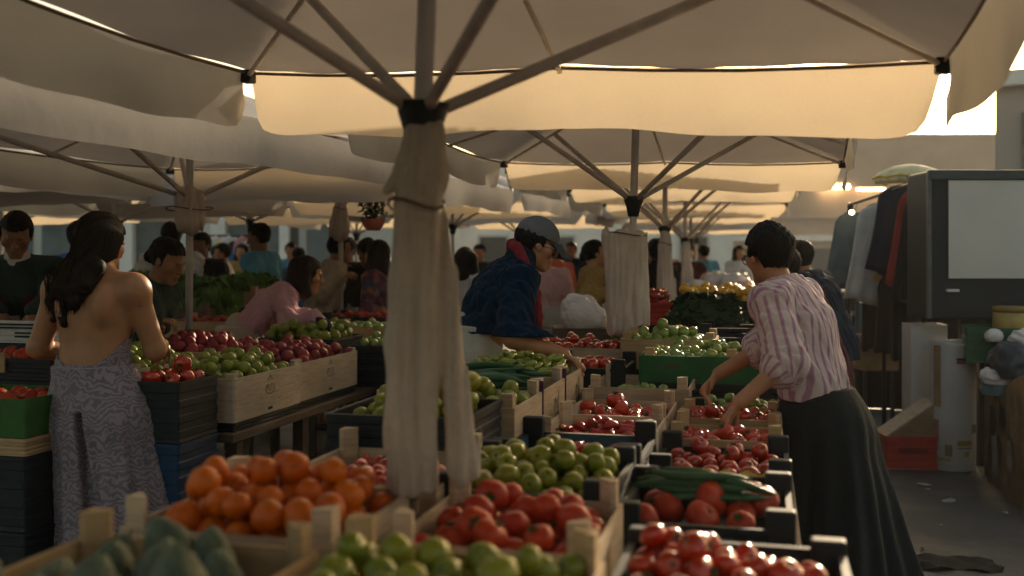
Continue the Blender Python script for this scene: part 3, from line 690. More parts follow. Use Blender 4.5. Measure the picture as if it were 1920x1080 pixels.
# ---------------------------------------------------------------- fruit meshes and piles
def fruit_mesh(kind, v):
    rr = random.Random(v * 31 + len(kind)); ph = rr.uniform(0, 6); bm = bmesh.new()
    nu, nv = 26, 19
    if kind in ('pepper', 'squash', 'red_pepper', 'bean'):
        L = {'pepper': .10, 'squash': .30, 'red_pepper': .075, 'bean': .2}[kind] * rr.uniform(.85, 1.1); Rd = {'pepper': .024, 'squash': .0125, 'red_pepper': .020, 'bean': .008}[kind] * rr.uniform(.9, 1.1)
        bend = rr.uniform(-.12, .12) * L * (.55 if kind == 'squash' else 1); rings = []; k = 14
        for i in range(k + 1):
            t = i / k; r = Rd * (math.sin(math.pi * min(1, t * 1.02 + .04)) ** (.35 if kind == 'squash' else .55)) * (1 - (.45 * t if kind in ('pepper', 'red_pepper') else .1 * t)) + .0012
            c = Vector((L * (t - .5), bend * math.sin(math.pi * t), .3 * bend * math.sin(2 * math.pi * t)))
            rings.append([c + Vector((0, r * (1 + .09 * math.sin(3 * q + ph)) * math.cos(q), r * (1 + .09 * math.sin(3 * q + ph)) * math.sin(q))) for q in [2 * math.pi * j / 12 for j in range(12)]])
        loft(bm, rings); n0 = len(bm.faces)
        c0 = rings[0][0].lerp(rings[0][6], .5); tube(bm, [c0 + Vector((.004, 0, 0)), c0 + Vector((-.012, .002, 0)), c0 + Vector((-.022, .006, .002))], [Rd * .28, Rd * .2, Rd * .22], 6)
        bm.faces.ensure_lookup_table()
        for f in bm.faces[n0:]: f.material_index = 1
    else:
        rad = {'tomato': .036, 'dull_tomato': .042, 'green_tomato': .034, 'lime': .029, 'green_apple': .033, 'orange': .041, 'avocado': .042, 'pink_fruit': .030, 'yellow_fruit': .036, 'small_tomato': .03}[kind]
        grid = []
        for i in range(nv + 1):
            th = math.pi * i / nv; row = []
            for j in range(nu):
                q = 2 * math.pi * j / nu; r = 1.0; zz = math.cos(th); s = math.sin(th)
                if kind in ('tomato', 'dull_tomato', 'small_tomato'):
                    lob = .05 * math.cos(5 * q + ph) * s * (max(0, zz) + .25); r = 1 + lob; z = zz * .80 - .22 * math.exp(-(s / .22) ** 2) * (zz > 0) ; rr_ = r * s
                elif kind == 'orange': z = zz * .93 - .06 * math.exp(-(s / .16) ** 2); rr_ = s
                elif kind == 'avocado': z = zz * 1.45 + .0; rr_ = s * (1 - .30 * zz - .05 * zz * zz)
                elif kind in ('green_tomato', 'green_apple'): z = zz * .9 - .16 * math.exp(-(s / .25) ** 2) * (zz > 0); rr_ = s * (1 + .02 * math.cos(5 * q + ph))
                elif kind == 'lime': z = zz * 1.10 + .08 * math.copysign(1, zz) * math.exp(-(s / .2) ** 2); rr_ = s
                else: z = zz * 1.0; rr_ = s * (1 + .08 * math.cos(3 * q + ph) * s + .1 * zz)
                nz = noise.noise(Vector((math.cos(q) * s * 1.5 + v * 7, math.sin(q) * s * 1.5, zz * 1.5))) * .06
                row.append(Vector((math.cos(q) * rr_ * (1 + nz), math.sin(q) * rr_ * (1 + nz), z * (1 + nz))) * rad)
            grid.append(row)
        loft(bm, grid[1:-1], False, False); bm.verts.ensure_lookup_table()
        for rowi, p in ((0, grid[0][0]), (len(bm.verts) // nu - 1, grid[-1][0])):
            tv = bm.verts.new(p); bm.verts.ensure_lookup_table(); base = rowi * nu
            for j in range(nu): bm.faces.new((bm.verts[base + j], bm.verts[base + (j + 1) % nu], tv))
            if rowi == 0: topv = tv
        nb = len(bm.faces); bm.faces.ensure_lookup_table()
        if kind in ('tomato', 'dull_tomato', 'small_tomato', 'green_tomato', 'green_apple'):
            for f in topv.link_faces: f.material_index = 1
        if kind in ('tomato', 'small_tomato', 'dull_tomato', 'orange', 'avocado'):
            zt_ = topv.co.z; k5 = 5
            if kind in ('orange', 'avocado') or v % 2:
                tube(bm, [(0, 0, zt_ - .002), (0, 0, zt_ + .003), (.001, 0, zt_ + .005)], [.0035, .003, .002], 6)
            else:
                for q in range(k5):
                    a = 2 * math.pi * q / k5 + ph; c_, s_ = math.cos(a), math.sin(a); w_ = .0035; l_ = rad * rr.uniform(.38, .55)
                    f = bm.faces.new([bm.verts.new(p) for p in ((-s_ * w_, c_ * w_, zt_ + .004), (c_ * l_ * .5 - s_ * w_ * 1.2, s_ * l_ * .5 + c_ * w_ * 1.2, zt_ + .011), (c_ * l_, s_ * l_, zt_ + .010), (c_ * l_ * .5 + s_ * w_ * 1.2, s_ * l_ * .5 - c_ * w_ * 1.2, zt_ + .011), (s_ * w_, -c_ * w_, zt_ + .004))])
                tube(bm, [(0, 0, zt_), (.002, .001, zt_ + .014)], [.002, .0018], 5)
            bm.faces.ensure_lookup_table()
            for f in bm.faces[nb:]: f.material_index = 1
    me = bpy.data.meshes.new(kind); bmesh.ops.recalc_face_normals(bm, faces=bm.faces); bm.to_mesh(me); bm.free()
    me.polygons.foreach_set("use_smooth", [True] * len(me.polygons))
    me.materials.append(M['tomato' if kind == 'small_tomato' else 'leaf_dark' if kind == 'bean' else kind]); me.materials.append(M['stem']); return me
FM = {}
def fmesh(kind):
    if kind not in FM: FM[kind] = [fruit_mesh(kind, v) for v in range(6)]
    return random.choice(FM[kind])
RAD = {'tomato': .034, 'dull_tomato': .039, 'green_tomato': .033, 'lime': .029, 'green_apple': .032, 'orange': .041, 'avocado': .044, 'pepper': .022, 'squash': .0155, 'red_pepper': .019, 'pink_fruit': .030, 'yellow_fruit': .036, 'small_tomato': .028}
NAMES = {'dull_tomato': 'tomato', 'small_tomato': 'cherry_tomato', 'pink_fruit': 'red_fruit', 'yellow_fruit': 'yellow_fruit', 'squash': 'squash', 'pepper': 'green_pepper'}
def pile(kind, label, group, org, rz, w, l, n, floor, heap=.3, scale=1.0, focus=(0, 0), cat=None, along=None):
    r = RAD[kind] * scale; placed = []; rot = Matrix.Rotation(rz, 3, 'Z'); rr = random.Random(n * 17 + len(label)); objs = []
    nm = NAMES.get(kind, kind); long_ = kind in ('squash', 'pepper', 'red_pepper', 'bean')
    for i in range(n):
        best = None; ang = rr.uniform(0, math.pi * 2) if along is None else R(along) + rr.gauss(0, .14)
        for _ in range(16):
            hl_ = {'squash': .15, 'pepper': .045, 'red_pepper': .035}.get(kind, 0) * scale; mx = min(w / 2 - .005, r + hl_ * abs(math.cos(ang))); my = min(l / 2 - .005, r + hl_ * abs(math.sin(ang)))
            x, y = rr.uniform(-w / 2 + mx, w / 2 - mx), rr.uniform(-l / 2 + my, l / 2 - my); z = floor + r
            if long_:
                hl = {'squash': .09, 'pepper': .03, 'red_pepper': .022, 'bean': .08}[kind] * scale
                pts = [(x + math.cos(ang) * q * hl, y + math.sin(ang) * q * hl) for q in (-1, 0, 1)]
            else: pts = [(x, y)]
            for qx, qy in pts:
                for sx, sy, sz in placed:
                    d2 = (sx - qx) ** 2 + (sy - qy) ** 2
                    if d2 < (1.86 * r) ** 2: z = max(z, sz + math.sqrt((1.86 * r) ** 2 - d2) * (.72 if long_ else 1))
            sc = z + heap * (abs(x - focus[0]) / w + abs(y - focus[1]) / l) * .25
            if best is None or sc < best[0]: best = (sc, x, y, z, pts)
        _, x, y, z, pts = best; placed += [(qx, qy, z) for qx, qy in pts]
        o = bpy.data.objects.new(nm, fmesh(kind)); COL.objects.link(o); o.location = org + rot @ Vector((x, y, 0)) + UP * z
        s_ = scale * rr.uniform(.84, 1.12); o.scale = (s_, s_ * rr.uniform(.93, 1.07), s_ * rr.uniform(.92, 1.08))
        if long_: o.rotation_euler = (rr.uniform(0, 6.28), rr.uniform(-.12, .12), ang + rz)
        elif kind == 'avocado': o.rotation_euler = (rr.uniform(-1.2, -.2), rr.uniform(-.5, .5), rr.uniform(-.6, .6))
        else:
            t = 1.1 if kind in ('lime', 'pink_fruit') else .75; o.rotation_euler = (rr.gauss(0, t), rr.gauss(0, t), rr.uniform(0, 6.28))
        tag(o, label, cat or nm.replace('_', ' '), group); objs.append(o)
    return objs

# ---------------------------------------------------------------- crates
def rring(w, l, z, r=.012, n=3):
    pts = []
    for cx, cy, a0 in ((w / 2 - r, l / 2 - r, 0), (-w / 2 + r, l / 2 - r, 90), (-w / 2 + r, -l / 2 + r, 180), (w / 2 - r, -l / 2 + r, 270)):
        for i in range(n + 1): a = R(a0 + 90 * i / n); pts.append(Vector((cx + r * math.cos(a), cy + r * math.sin(a), z)))
    return pts
def tray(w, l, h, t=.009, ribs=0, r=.008, depth=None):
    bm = bmesh.new(); rings = []; zs = [0]; dz = depth or h - .012
    prof = [(0, 0)]
    if ribs:
        for i in range(ribs): a = h * (i + .25) / ribs; b = h * (i + .75) / ribs; prof += [(-.004, a), (0, a + .004), (0, b), (-.004, b + .004)]
        prof += [(.005, h - .014)]
    prof += [(.004 if ribs else 0, h), (-t, h), (-t - .002, h - dz)]
    for o, z in prof: rings.append(rring(w + 2 * o, l + 2 * o, z, max(.002, r + o)))
    loft(bm, rings); return bm
CR = {}
def crate(kind, label, loc, rz, w, l, h, depth=.1, mat=None, post=None, posth=.04, group=None, mark=None, cat="crate"):
    nm = {'wood': 'wooden_crate', 'plastic': 'plastic_crate', 'carton': 'board_crate'}[kind]
    mat = mat or {'wood': M['wood_pale'], 'plastic': M['dark_plastic'], 'carton': M['carton']}[kind]
    c = thing(nm, label, cat, loc, rz, group)
    bm = tray(w, l, h, .009 if kind != 'plastic' else .012, 4 if kind == 'plastic' else 0, .004 if kind == 'wood' else .012, depth)
    bm_obj("crate_body", bm, mat, c)
    pm = post or mat
    if posth > 0:
        for sx in (-1, 1):
            for sy in (-1, 1):
                bm = bmesh.new()
                if kind == 'plastic':
                    q = .035; box(bm, (sx * (w / 2 - q + .006), sy * (l / 2 - .018), h / 2 + posth / 2), (2 * q, .044, h + posth - .01), None, .007)
                else:
                    q = .042; x0_, y0_ = sx * (w / 2 - .010), sy * (l / 2 - .010); z0_ = .004; z1_ = h + posth
                    tri = [(x0_, y0_), (x0_ - sx * q, y0_), (x0_ - sx * q, y0_ - sy * .012), (x0_ - sx * .012, y0_ - sy * q), (x0_, y0_ - sy * q)]
                    loft(bm, [[Vector((p[0], p[1], z)) for p in tri] for z in (z0_, z1_ - .003)] + [[Vector((p[0] * .998, p[1] * .998, z1_)) for p in tri]])
                bm_obj("corner_post", bm, pm, c)
    return c
def stroke(bm, pts, wd, x, flip=1):
    """ink line on the plane at local x = const; pts are (y, z)"""
    P = [Vector((x, p[0], p[1])) for p in pts]; prev = None
    for i, p in enumerate(P):
        t = (P[min(i + 1, len(P) - 1)] - P[max(i - 1, 0)]).normalized(); nn = Vector((0, -t.z, t.y)) * wd
        q = (bm.verts.new(p + nn), bm.verts.new(p - nn))
        if prev: bm.faces.new((prev[0], prev[1], q[1], q[0]))
        prev = q
def ellp(cy, cz, ry, rz_, a0=0, a1=360, n=16, tilt=0):
    o = []
    for i in range(n + 1):
        a = R(a0 + (a1 - a0) * i / n); y, z = ry * math.cos(a), rz_ * math.sin(a); o.append((cy + y * math.cos(tilt) - z * math.sin(tilt), cz + y * math.sin(tilt) + z * math.cos(tilt)))
    return o
def text_obj(name, body, size, mat, parent, loc, rot, shear=0.0, extrude=.0006):
    cu = bpy.data.curves.new(name, 'FONT'); cu.body = body; cu.size = size; cu.align_x = 'CENTER'; cu.align_y = 'CENTER'; cu.extrude = extrude; cu.shear = shear
    t = bpy.data.objects.new(name, cu); COL.objects.link(t); dg = bpy.context.evaluated_depsgraph_get(); me = bpy.data.meshes.new_from_object(t.evaluated_get(dg))
    bpy.data.objects.remove(t); o = mesh_obj(name, me, mat, parent); me.materials.clear(); me.materials.append(mat); o.location = loc; o.rotation_euler = rot; return o

TZ = .70
def stall(label, a0, a1, b0, b1, z, legs=3, name="stall_table"):
    c = st((a0 + a1) / 2, (b0 + b1) / 2); t = thing(name, label, "table", c, -TH); w, l = a1 - a0, b1 - b0
    box_obj("tabletop", (0, 0, z - .02), (w, l, .04), M['wood_dark'], t, .004)
    for i in range(legs):
        y = -l / 2 + .15 + (l - .3) * i / (legs - 1)
        for sx in (-1, 1): box_obj("leg", (sx * (w / 2 - .08), y, (z - .04) / 2), (.06, .06, z - .04), M['wood_dark'], t, .004)
    return t
stall("long dark table carrying the middle produce crates", -1.28, .10, 1.12, 9.2, TZ, 6)
def C(kind, label, a, b, w, l, zr, h=None, **kw):
    h = h or zr - TZ - .004; base = zr - h; loc = st(a, b, base); c = crate(kind, label, loc, -TH, w, l, h, **kw); c["zr"] = zr
    if base > TZ + .03: crate('plastic', "dark support crate under the " + " ".join(label.split()[:9]), st(a, b, TZ + .003), -TH, w - .02, l - .02, base - TZ - .006, depth=.05, posth=0)
    return c, loc, w - .03, l - .03, h
def fill(cr, kind, label, group, n, down=.05, **kw):
    c, loc, w, l, h = cr; return pile(kind, label, group, Vector((loc.x, loc.y, loc.z)), -TH, w, l, n, h - down, **kw)
# front row
r = C('wood', "tan wooden crate of avocados at the very front", -.99, 1.40, .46, .50, .985, .2, depth=.12, mat=M['wood_tan'], posth=.05)
fill(r, 'avocado', "big dark green avocado in the front wooden crate", "avocados in the front crate", 15, .07, heap=.02, scale=1.1)
r = C('wood', "tan wooden crate of green tomatoes at the front edge", -.50, 1.50, .47, .46, .975, .2, depth=.12, mat=M['wood_tan'], posth=.06)
fill(r, 'green_tomato', "yellow green tomato in the front tan crate", "green tomatoes in the front crate", 66, .055, heap=.05, scale=.88)
r = C('plastic', "black plastic crate of glossy tomatoes at the front right", -.06, 1.92, .43, .52, .90, depth=.1, posth=.03)
fill(r, 'tomato', "glossy ripe tomato in the front right black crate", "tomatoes in the front right crate", 60, .06, heap=.5, scale=.84, focus=(-.08, .05))
# second row
r = C('wood', "pale wooden crate of oranges behind the avocados", -1.03, 2.02, .47, .46, .955, .17, depth=.1, posth=.06)
fill(r, 'orange', "ripe orange heaped behind the avocado crate", "oranges in the pale crate", 58, .055, heap=.3, scale=.82, focus=(-.02, .02))
r = C('wood', "pale wooden crate of large matte tomatoes beside the near pole", -.53, 2.14, .42, .44, .925, .2, depth=.1, posth=.06)
fill(r, 'dull_tomato', "large matte red tomato in the crate beside the near pole", "tomatoes beside the near pole", 34, .06, heap=.15, scale=.86)
r = C('plastic', "black plastic crate of pinkish tomatoes with a row of squash across", -.145, 2.66, .42, .46, .865, depth=.08, posth=.05)
fill(r, 'dull_tomato', "pinkish tomato beside the long squash in the black crate", "pinkish tomatoes under the squash", 14, .05, heap=.0)
pile('squash', "long thin green squash lying across the pinkish tomatoes", "long squash across the tomatoes", r[1] + st(0, -.02) * 1, -TH, .38, .10, 11, r[4] + .004, heap=.2, scale=.92, along=-4)
r = C('plastic', "black plastic crate of green tomatoes right of the near pole", -.585, 2.64, .45, .48, .925, depth=.1, posth=.045)
fill(r, 'green_tomato', "plump green tomato right of the near pole canvas", "green tomatoes right of the near pole", 78, .055, heap=.25, scale=.86, focus=(.02, .08))
# left column further back
r = C('wood', "pale wooden crate of cherry tomatoes left of the near pole", -.99, 2.56, .44, .46, .94, .18, depth=.1, posth=.06)
fill(r, 'small_tomato', "small shiny tomato in the crate left of the near pole", "small tomatoes left of the near pole", 28, .06, heap=.3)
r = C('plastic', "dark plastic crate of green tomatoes left of the hanging canvas", -1.06, 3.03, .44, .42, 1.03, .16, depth=.1, posth=0)
fill(r, 'green_tomato', "round green tomato heaped left of the hanging canvas", "green tomatoes left of the canvas", 62, .05, heap=.7, scale=.9, focus=(.08, .06))
oil = []
for i, (b, kd, lab) in enumerate(((3.46, 'green_apple', "scribbled pale crate of green apples next to the canvas"), (3.90, 'squash', "scribbled pale crate of long dark squash"), (4.34, 'pepper', "scribbled pale crate of green peppers under the capped man's hand"))):
    r = C('wood', lab, -1.05, b, .50, .425, 1.0, .19, depth=.12, posth=.045); oil.append(r)
    if i: 
        bm = bmesh.new(); x = .2525; s = 1.15; oy = 0.03 if i == 1 else .05; oz = .075
        stroke(bm, [(oy + p[0] * s, oz + p[1] * s) for p in ellp(-.012, .012, .018, .038, 20, 330, 18, .25)], .0046, x)
        stroke(bm, [(oy + y * s, oz + z * s) for y, z in ((.014, .05), (.012, .02), (.02, -.008), (.028, .004))], .0046, x)
        stroke(bm, [(oy + y * s, oz + z * s) for y, z in ((.034, .075), (.034, .03), (.036, -.012), (.02, -.022), (.008, -.012))], .005, x)
        bm_obj("written_mark", bm, M['ink'], r[0])
    if i < 2: box_obj("dark_edge_band", (.246, .218, .112), (.016, .010, .235), M['purple_band'], r[0])
fill(oil[0], 'green_apple', "green apple in the scribbled crate by the canvas", "green apples by the canvas", 40, .05, heap=.2)
fill(oil[1], 'squash', "long dark green squash heaped in the scribbled crate", "dark squash in the scribbled crate", 84, .04, heap=.35, scale=.95, along=-8)
fill(oil[2], 'pepper', "glossy green pepper under the capped man's hand", "green peppers in the scribbled crate", 85, .03, heap=.3, scale=.85)
# middle column further back
r = C('plastic', "teal and black crate of red peppers behind the green tomatoes", -.575, 3.17, .44, .46, .90, depth=.09, posth=.06)
bm = bmesh.new(); loft(bm, [rring(.415, .435, z, .006) for z in (.10, .192)] + [rring(.41, .43, z, .006) for z in (.192, .10)]); bm_obj("teal_liner", bm, M['teal_plastic'], r[0])
fill(r, 'red_pepper', "small dark red pepper in the teal lined crate", "red peppers in the teal lined crate", 60, .075, heap=.15)
r = C('wood', "low pale wooden crate of little red peppers", -.565, 3.64, .41, .42, .895, .1, depth=.07, posth=.05)
fill(r, 'red_pepper', "little red pepper in the low pale crate", "little red peppers in the pale crate", 74, .066, heap=.35, scale=.85)
r = C('wood', "pale wooden crate of large tomatoes with a paper corner tag", -.565, 4.12, .41, .44, .885, .15, depth=.09, posth=.05)
box_obj("paper_tag", (-.17, -.232, .165), (.055, .004, .05), M['white_plastic'], r[0])
fill(r, 'tomato', "large tomato in the pale crate with the paper tag", "large tomatoes in the tagged crate", 27, .065, heap=.1, scale=.98)
r = C('wood', "deep wooden crate of small limes against the green crate", -.535, 4.66, .44, .50, .93, .2, depth=.1, posth=.05)
fill(r, 'lime', "small lime in the deep wooden crate below the green crate", "small limes below the green crate", 56, .10, heap=.3, scale=.84)
# right column further back
r = C('plastic', "black crate of tomatoes edged with yellow paper", -.135, 3.40, .42, .46, .83, depth=.09, posth=.06)
fill(r, 'tomato', "ripe tomato in the black crate with yellow paper edging", "tomatoes in the yellow edged crate", 28, .05, heap=.3, scale=.9, focus=(.04, .1))
bm = bmesh.new(); rows = []
for i in range(41):
    x = -.185 + .37 * i / 40; s_ = .007 * math.sin(i * .9) ; rows.append([bm.verts.new((x, -.212 + s_ * .6, .105)), bm.verts.new((x, -.207 + s_, .135 + .006 * math.sin(i * .9 + .7)))])
for p, q in zip(rows, rows[1:]): bm.faces.new((p[0], p[1], q[1], q[0]))
bmesh.ops.solidify(bm, geom=bm.faces[:], thickness=.0015); bm_obj("paper_edging", bm, plain("yellow_paper", (.55, .45, .12), .7, .2), r[0], smooth=True)
r = C('wood', "tan wooden crate of tomatoes under the striped man's near hand", -.135, 3.80, .40, .32, .855, .13, depth=.08, mat=M['wood_tan'], posth=.055)
fill(r, 'tomato', "ripe tomato under the striped man's near hand", "tomatoes under the near hand", 22, .055, heap=.2, scale=.88, focus=(.1, 0))
r = C('wood', "tan wooden crate of sunlit tomatoes under the striped man's far hand", -.135, 4.16, .40, .34, .875, .13, depth=.08, mat=M['wood_tan'], posth=.03)
fill(r, 'tomato', "sunlit tomato under the striped man's far hand", "tomatoes under the far hand", 22, .05, heap=.15, scale=.88)
r = C('plastic', "small black crate of pale limes in front of the green crate", -.10, 4.48, .42, .28, .86, depth=.07, posth=.05)
fill(r, 'lime', "pale lime in the small black crate", "pale limes in the small black crate", 22, .03, heap=.1, scale=.9)
g = C('carton', "long green painted crate brimming with sunlit limes", -.19, 5.05, .78, .50, 1.035, .125, depth=.07, mat=M['green_board'], posth=0)
bm = bmesh.new(); pts = [(-.23 + .032 * math.cos(a), .075 + .013 * math.sin(a)) for a in [i * math.pi / 8 for i in range(17)]]; stroke(bm, pts, .0022, 0); stroke(bm, [(-.25, .075), (-.21, .077)], .004, 0)
o = bm_obj("oval_emblem", bm, plain("emblem_red", (.08, .03, .02), .7), g[0]); o.rotation_euler = (0, 0, R(-90)); o.location = (0, -.2515, 0); o.scale = (1, 1, 1)
for v in o.data.vertices: v.co.x = 0; v.co.y = v.co.y
for x in (-.34, .04): box_obj("wood_clip", (x, -.21, .13), (.045, .05, .06), M['wood_tan'], g[0], .004)
fill(g, 'lime', "sunlit lime heaped in the long green crate", "limes in the long green crate", 126, .035, heap=.15, scale=.84)
r = C('wood', "wooden crate of green limes behind the long green crate", -.50, 5.62, .50, .38, 1.06, .16, depth=.08, mat=M['wood_tan'], posth=.04)
fill(r, 'lime', "lime in the wooden crate behind the green crate", "limes behind the green crate", 40, .04, heap=.5, scale=1.0)
r = C('wood', "pale wooden crate of sunlit tomatoes beyond the capped man's hand", -1.02, 5.72, .62, .46, 1.0, .16, depth=.08, posth=.06)
fill(r, 'tomato', "sunlit tomato beyond the capped man's hand", "tomatoes beyond the capped man's hand", 52, .035, heap=.2, scale=.86)
r = C('plastic', "black crate with a few tomatoes and a white clip under the capped man's hand", -.86, 5.10, .40, .46, .96, depth=.1, posth=.05)
box_obj("white_clip", (-.15, -.236, .255), (.035, .014, .07), M['white_plastic'], r[0], .004)
fill(r, 'tomato', "tomato in the clipped black crate by the middle pole", "tomatoes by the middle pole", 8, .04, heap=.2)

# marks on the black squash crate
fc = [o for o in bpy.data.objects if o.get("label", "").startswith("black plastic crate of pinkish")][0]
box_obj("blue_label", (.0, -.236, .125), (.15, .004, .022), plain("label_blue", (.05, .10, .16), .5, .15), fc)
bm = bmesh.new()
for x, z, w_ in ((-.10, .090, .05), (-.03, .088, .02), (.035, .086, .07), (.11, .083, .04), (.0, .052, .05)): box(bm, (x, -.2365, z), (w_, .003, .014), None, .001)
bm_obj("printed_mark", bm, M['white_ink'], fc)

# ---------------------------------------------------------------- left stall
stall("long dark table carrying the left stall crates", -3.55, -2.32, 4.12, 6.5, TZ, 4)
r = C('carton', "large pale board crate of green apples with a stamped emblem, left stall", -2.585, 4.50, .50, .68, .945, .20, depth=.1, posth=.02)
CA = r[0]
fill(r, 'green_apple', "green apple in the stamped board crate of the left stall", "green apples in the left stall", 95, .04, heap=.35, scale=.98)
r = C('carton', "large pale board crate of pinkish red fruit with a stamped emblem", -2.60, 5.24, .50, .78, .945, .20, depth=.1, posth=.02)
CB = r[0]
fill(r, 'pink_fruit', "pinkish red fruit in the stamped board crate", "pinkish red fruit in the stamped crate", 115, .035, heap=.35, scale=1.02)
r = C('carton', "pale board crate of green apples behind the stamped apple crate", -3.12, 4.52, .50, .64, .97, .2, depth=.1, posth=.02)
fill(r, 'green_apple', "green apple in the board crate beside the backless woman", "green apples beside the woman", 72, .035, heap=.3, scale=.98)
r = C('carton', "pale board crate of pinkish red fruit under the thin white pole", -3.13, 5.22, .50, .66, .985, .2, depth=.1, posth=.02)
fill(r, 'pink_fruit', "pinkish red fruit in the crate under the thin white pole", "pinkish red fruit under the pole", 85, .035, heap=.3, scale=1.02)
for c in (CA, CB):
    bm = bmesh.new(); x = .2512; oz = .125
    for y in (-.045, -.032, -.012, .008, .027, .042): stroke(bm, [(y, oz - .016), (y + .002, oz + .012)], .0026, x)
    stroke(bm, [(-.032, oz + .012), (-.018, oz + .010), (-.02, oz), (-.034, oz - .002)], .0025, x); stroke(bm, [(-.012, oz - .016), (.002, oz - .014)], .0025, x); stroke(bm, [(.008, oz + .012), (.02, oz + .012)], .0025, x)
    for p in ((-.03, .036, 0, .05), (0, .05, .03, .036), (-.016, .03, .0, .062), (.016, .03, 0, .062)): stroke(bm, [(p[0], oz + p[1]), (p[2], oz + p[3])], .002, x)
    stroke(bm, ellp(0, oz, .05, .034, 200, 340, 12), .002, x)
    bm_obj("stamped_emblem", bm, M['ink_faint'], c)
    bm = bmesh.new(); box(bm, (.2512, .0, .022), (.0015, .045, .012), None, .0005); bm_obj("stamped_mark", bm, M['ink'], c)
def loose(kind, label, a, b, w, l, zr, h, fr=None, mat=None, posth=0, under=None, depth=.09):
    c = crate(kind, label, st(a, b, zr - h), -TH, w, l, h, depth=depth, mat=mat, posth=posth); res = (c, st(a, b, zr - h), w - .03, l - .03, h)
    z = zr - h - .004
    for i, (lb, m, hh) in enumerate(under or ()):
        crate('plastic', lb, st(a, b, z - hh), -TH, w, l, hh, depth=.05, mat=m, posth=0); z -= hh + .004
    return res
r = loose('plastic', "black crate of tomatoes on the blue crates beside the dress", -2.50, 3.93, .25, .32, .975, .255, under=(("blue ribbed crate under the black tomato crate", M['blue_plastic'], .255), ("lower dark blue crate on the ground below the blue ribbed crate", M['blue_plastic'], .25), ("dark crate at the bottom of the blue crate stack", M['dark_plastic'], .19)))
fill(r, 'tomato', "tomato in the black crate beside the dress", "tomatoes beside the dress", 10, .03, heap=.3, scale=1.0, focus=(.02, 0))
r = loose('carton', "bright green box of tomatoes at the left edge", -3.10, 3.66, .46, .40, .93, .155, mat=M['lime_board'], under=(("tan tray under the bright green box", M['wood_tan'], .07), ("dark blue crate under the tan tray", M['dark_plastic'], .30), ("dark blue crate on the ground at the left edge", M['dark_plastic'], .30)))
fill(r, 'dull_tomato', "tomato in the bright green box", "tomatoes in the green box", 12, .065, heap=.1, scale=.95)
r = loose('plastic', "black crate of tomatoes above the bright green box", -3.36, 4.12, .50, .40, 1.04, .15, posth=0, under=(("black crate under the tomatoes above the green box", M['dark_plastic'], .28), ("black crate on the ground behind the green box", M['dark_plastic'], .30), ("lowest black crate behind the green box", M['dark_plastic'], .28)))
fill(r, 'dull_tomato', "tomato in the black crate above the green box", "tomatoes above the green box", 12, .045, heap=.1)
box_obj("wood_clip", (-.02, -.208, .13), (.06, .012, .09), M['wood_tan'], r[0])
r = loose('plastic', "pale grey plastic crate with dark slots at the far left", -3.72, 4.62, .60, .40, 1.175, .115, mat=M['white_plastic'], under=(("grey crate below the pale slotted crate", M['dark_plastic'], .28), ("black crate under the grey crate at left", M['dark_plastic'], .30), ("black crate on the ground at the far left", M['dark_plastic'], .29), ("lowest black crate at the far left", M['dark_plastic'], .16)))
bm = bmesh.new()
for z, x0_, x1_ in ((.095, -.15, .18), (.078, -.2, .15), (.052, .0, .2), (.034, .0, .2)): box(bm, ((x0_ + x1_) / 2, -.206, z), (x1_ - x0_, .006, .009))
bm_obj("crate_slot", bm, M['dark_plastic'], r[0])
r = loose('plastic', "dark crate of dark red peppers in front of the jacket man", -3.85, 5.10, .60, .40, 1.27, .18, under=(("dark crate under the dark red peppers", M['dark_plastic'], .35), ("dark crate second from the ground by the jacket man", M['dark_plastic'], .35), ("dark crate on the ground by the jacket man", M['dark_plastic'], .37)))
fill(r, 'red_pepper', "dark red pepper in front of the jacket man", "dark red peppers by the jacket man", 40, .05, heap=.1, scale=1.2)
r = loose('plastic', "tall black crate of small limes at the end of the left stall", -2.27, 6.08, .46, .50, .955, .26, under=(("black crate under the small limes at the stall end", M['dark_plastic'], .33), ("black crate on the ground at the left stall end", M['dark_plastic'], .35)))
fill(r, 'lime', "small lime in the tall black crate at the stall end", "small limes at the left stall end", 44, .02, heap=.3)
r = loose('plastic', "black crate of green apples under the pink sweater woman's glove", -2.78, 5.92, .50, .48, 1.0, .28)
fill(r, 'green_apple', "sunlit green apple under the dark glove", "green apples under the glove", 60, .02, heap=.4, scale=1.05)

# leafy greens
def lettuce_mesh(v, R0=.12, n=46):
    rr = random.Random(v + 40); bm = bmesh.new()
    for i in range(n):
        z = rr.uniform(-.2, 1); a = rr.uniform(0, 6.28); q = math.sqrt(max(0, 1 - z * z)); d = Vector((q * math.cos(a), q * math.sin(a), z)); t = d.cross(UP if abs(z) < .9 else Vector((1, 0, 0))).normalized(); u2 = t.cross(d)
        s_ = R0 * rr.uniform(.4, .7); g = []
        for ii in range(5):
            row = []
            for jj in range(5):
                x, y = (ii - 2) / 2, (jj - 2) / 2; w_ = 1 - .35 * abs(y)
                p = d * R0 * rr.uniform(.85, 1.0) * (1 + .18 * y) + t * x * s_ * w_ + u2 * y * s_ + d * (.25 * s_ * (x * x) + .16 * s_ * rr.uniform(-1, 1)); row.append(bm.verts.new(p))
            g.append(row)
        for ii in range(4):
            for jj in range(4): bm.faces.new((g[ii][jj], g[ii + 1][jj], g[ii + 1][jj + 1], g[ii][jj + 1]))
    me = bpy.data.meshes.new("lettuce"); bm.to_mesh(me); bm.free(); me.polygons.foreach_set("use_smooth", [True] * len(me.polygons)); return me
LM = [lettuce_mesh(v) for v in range(3)]
for m_ in LM: m_.materials.append(M['leaf'])
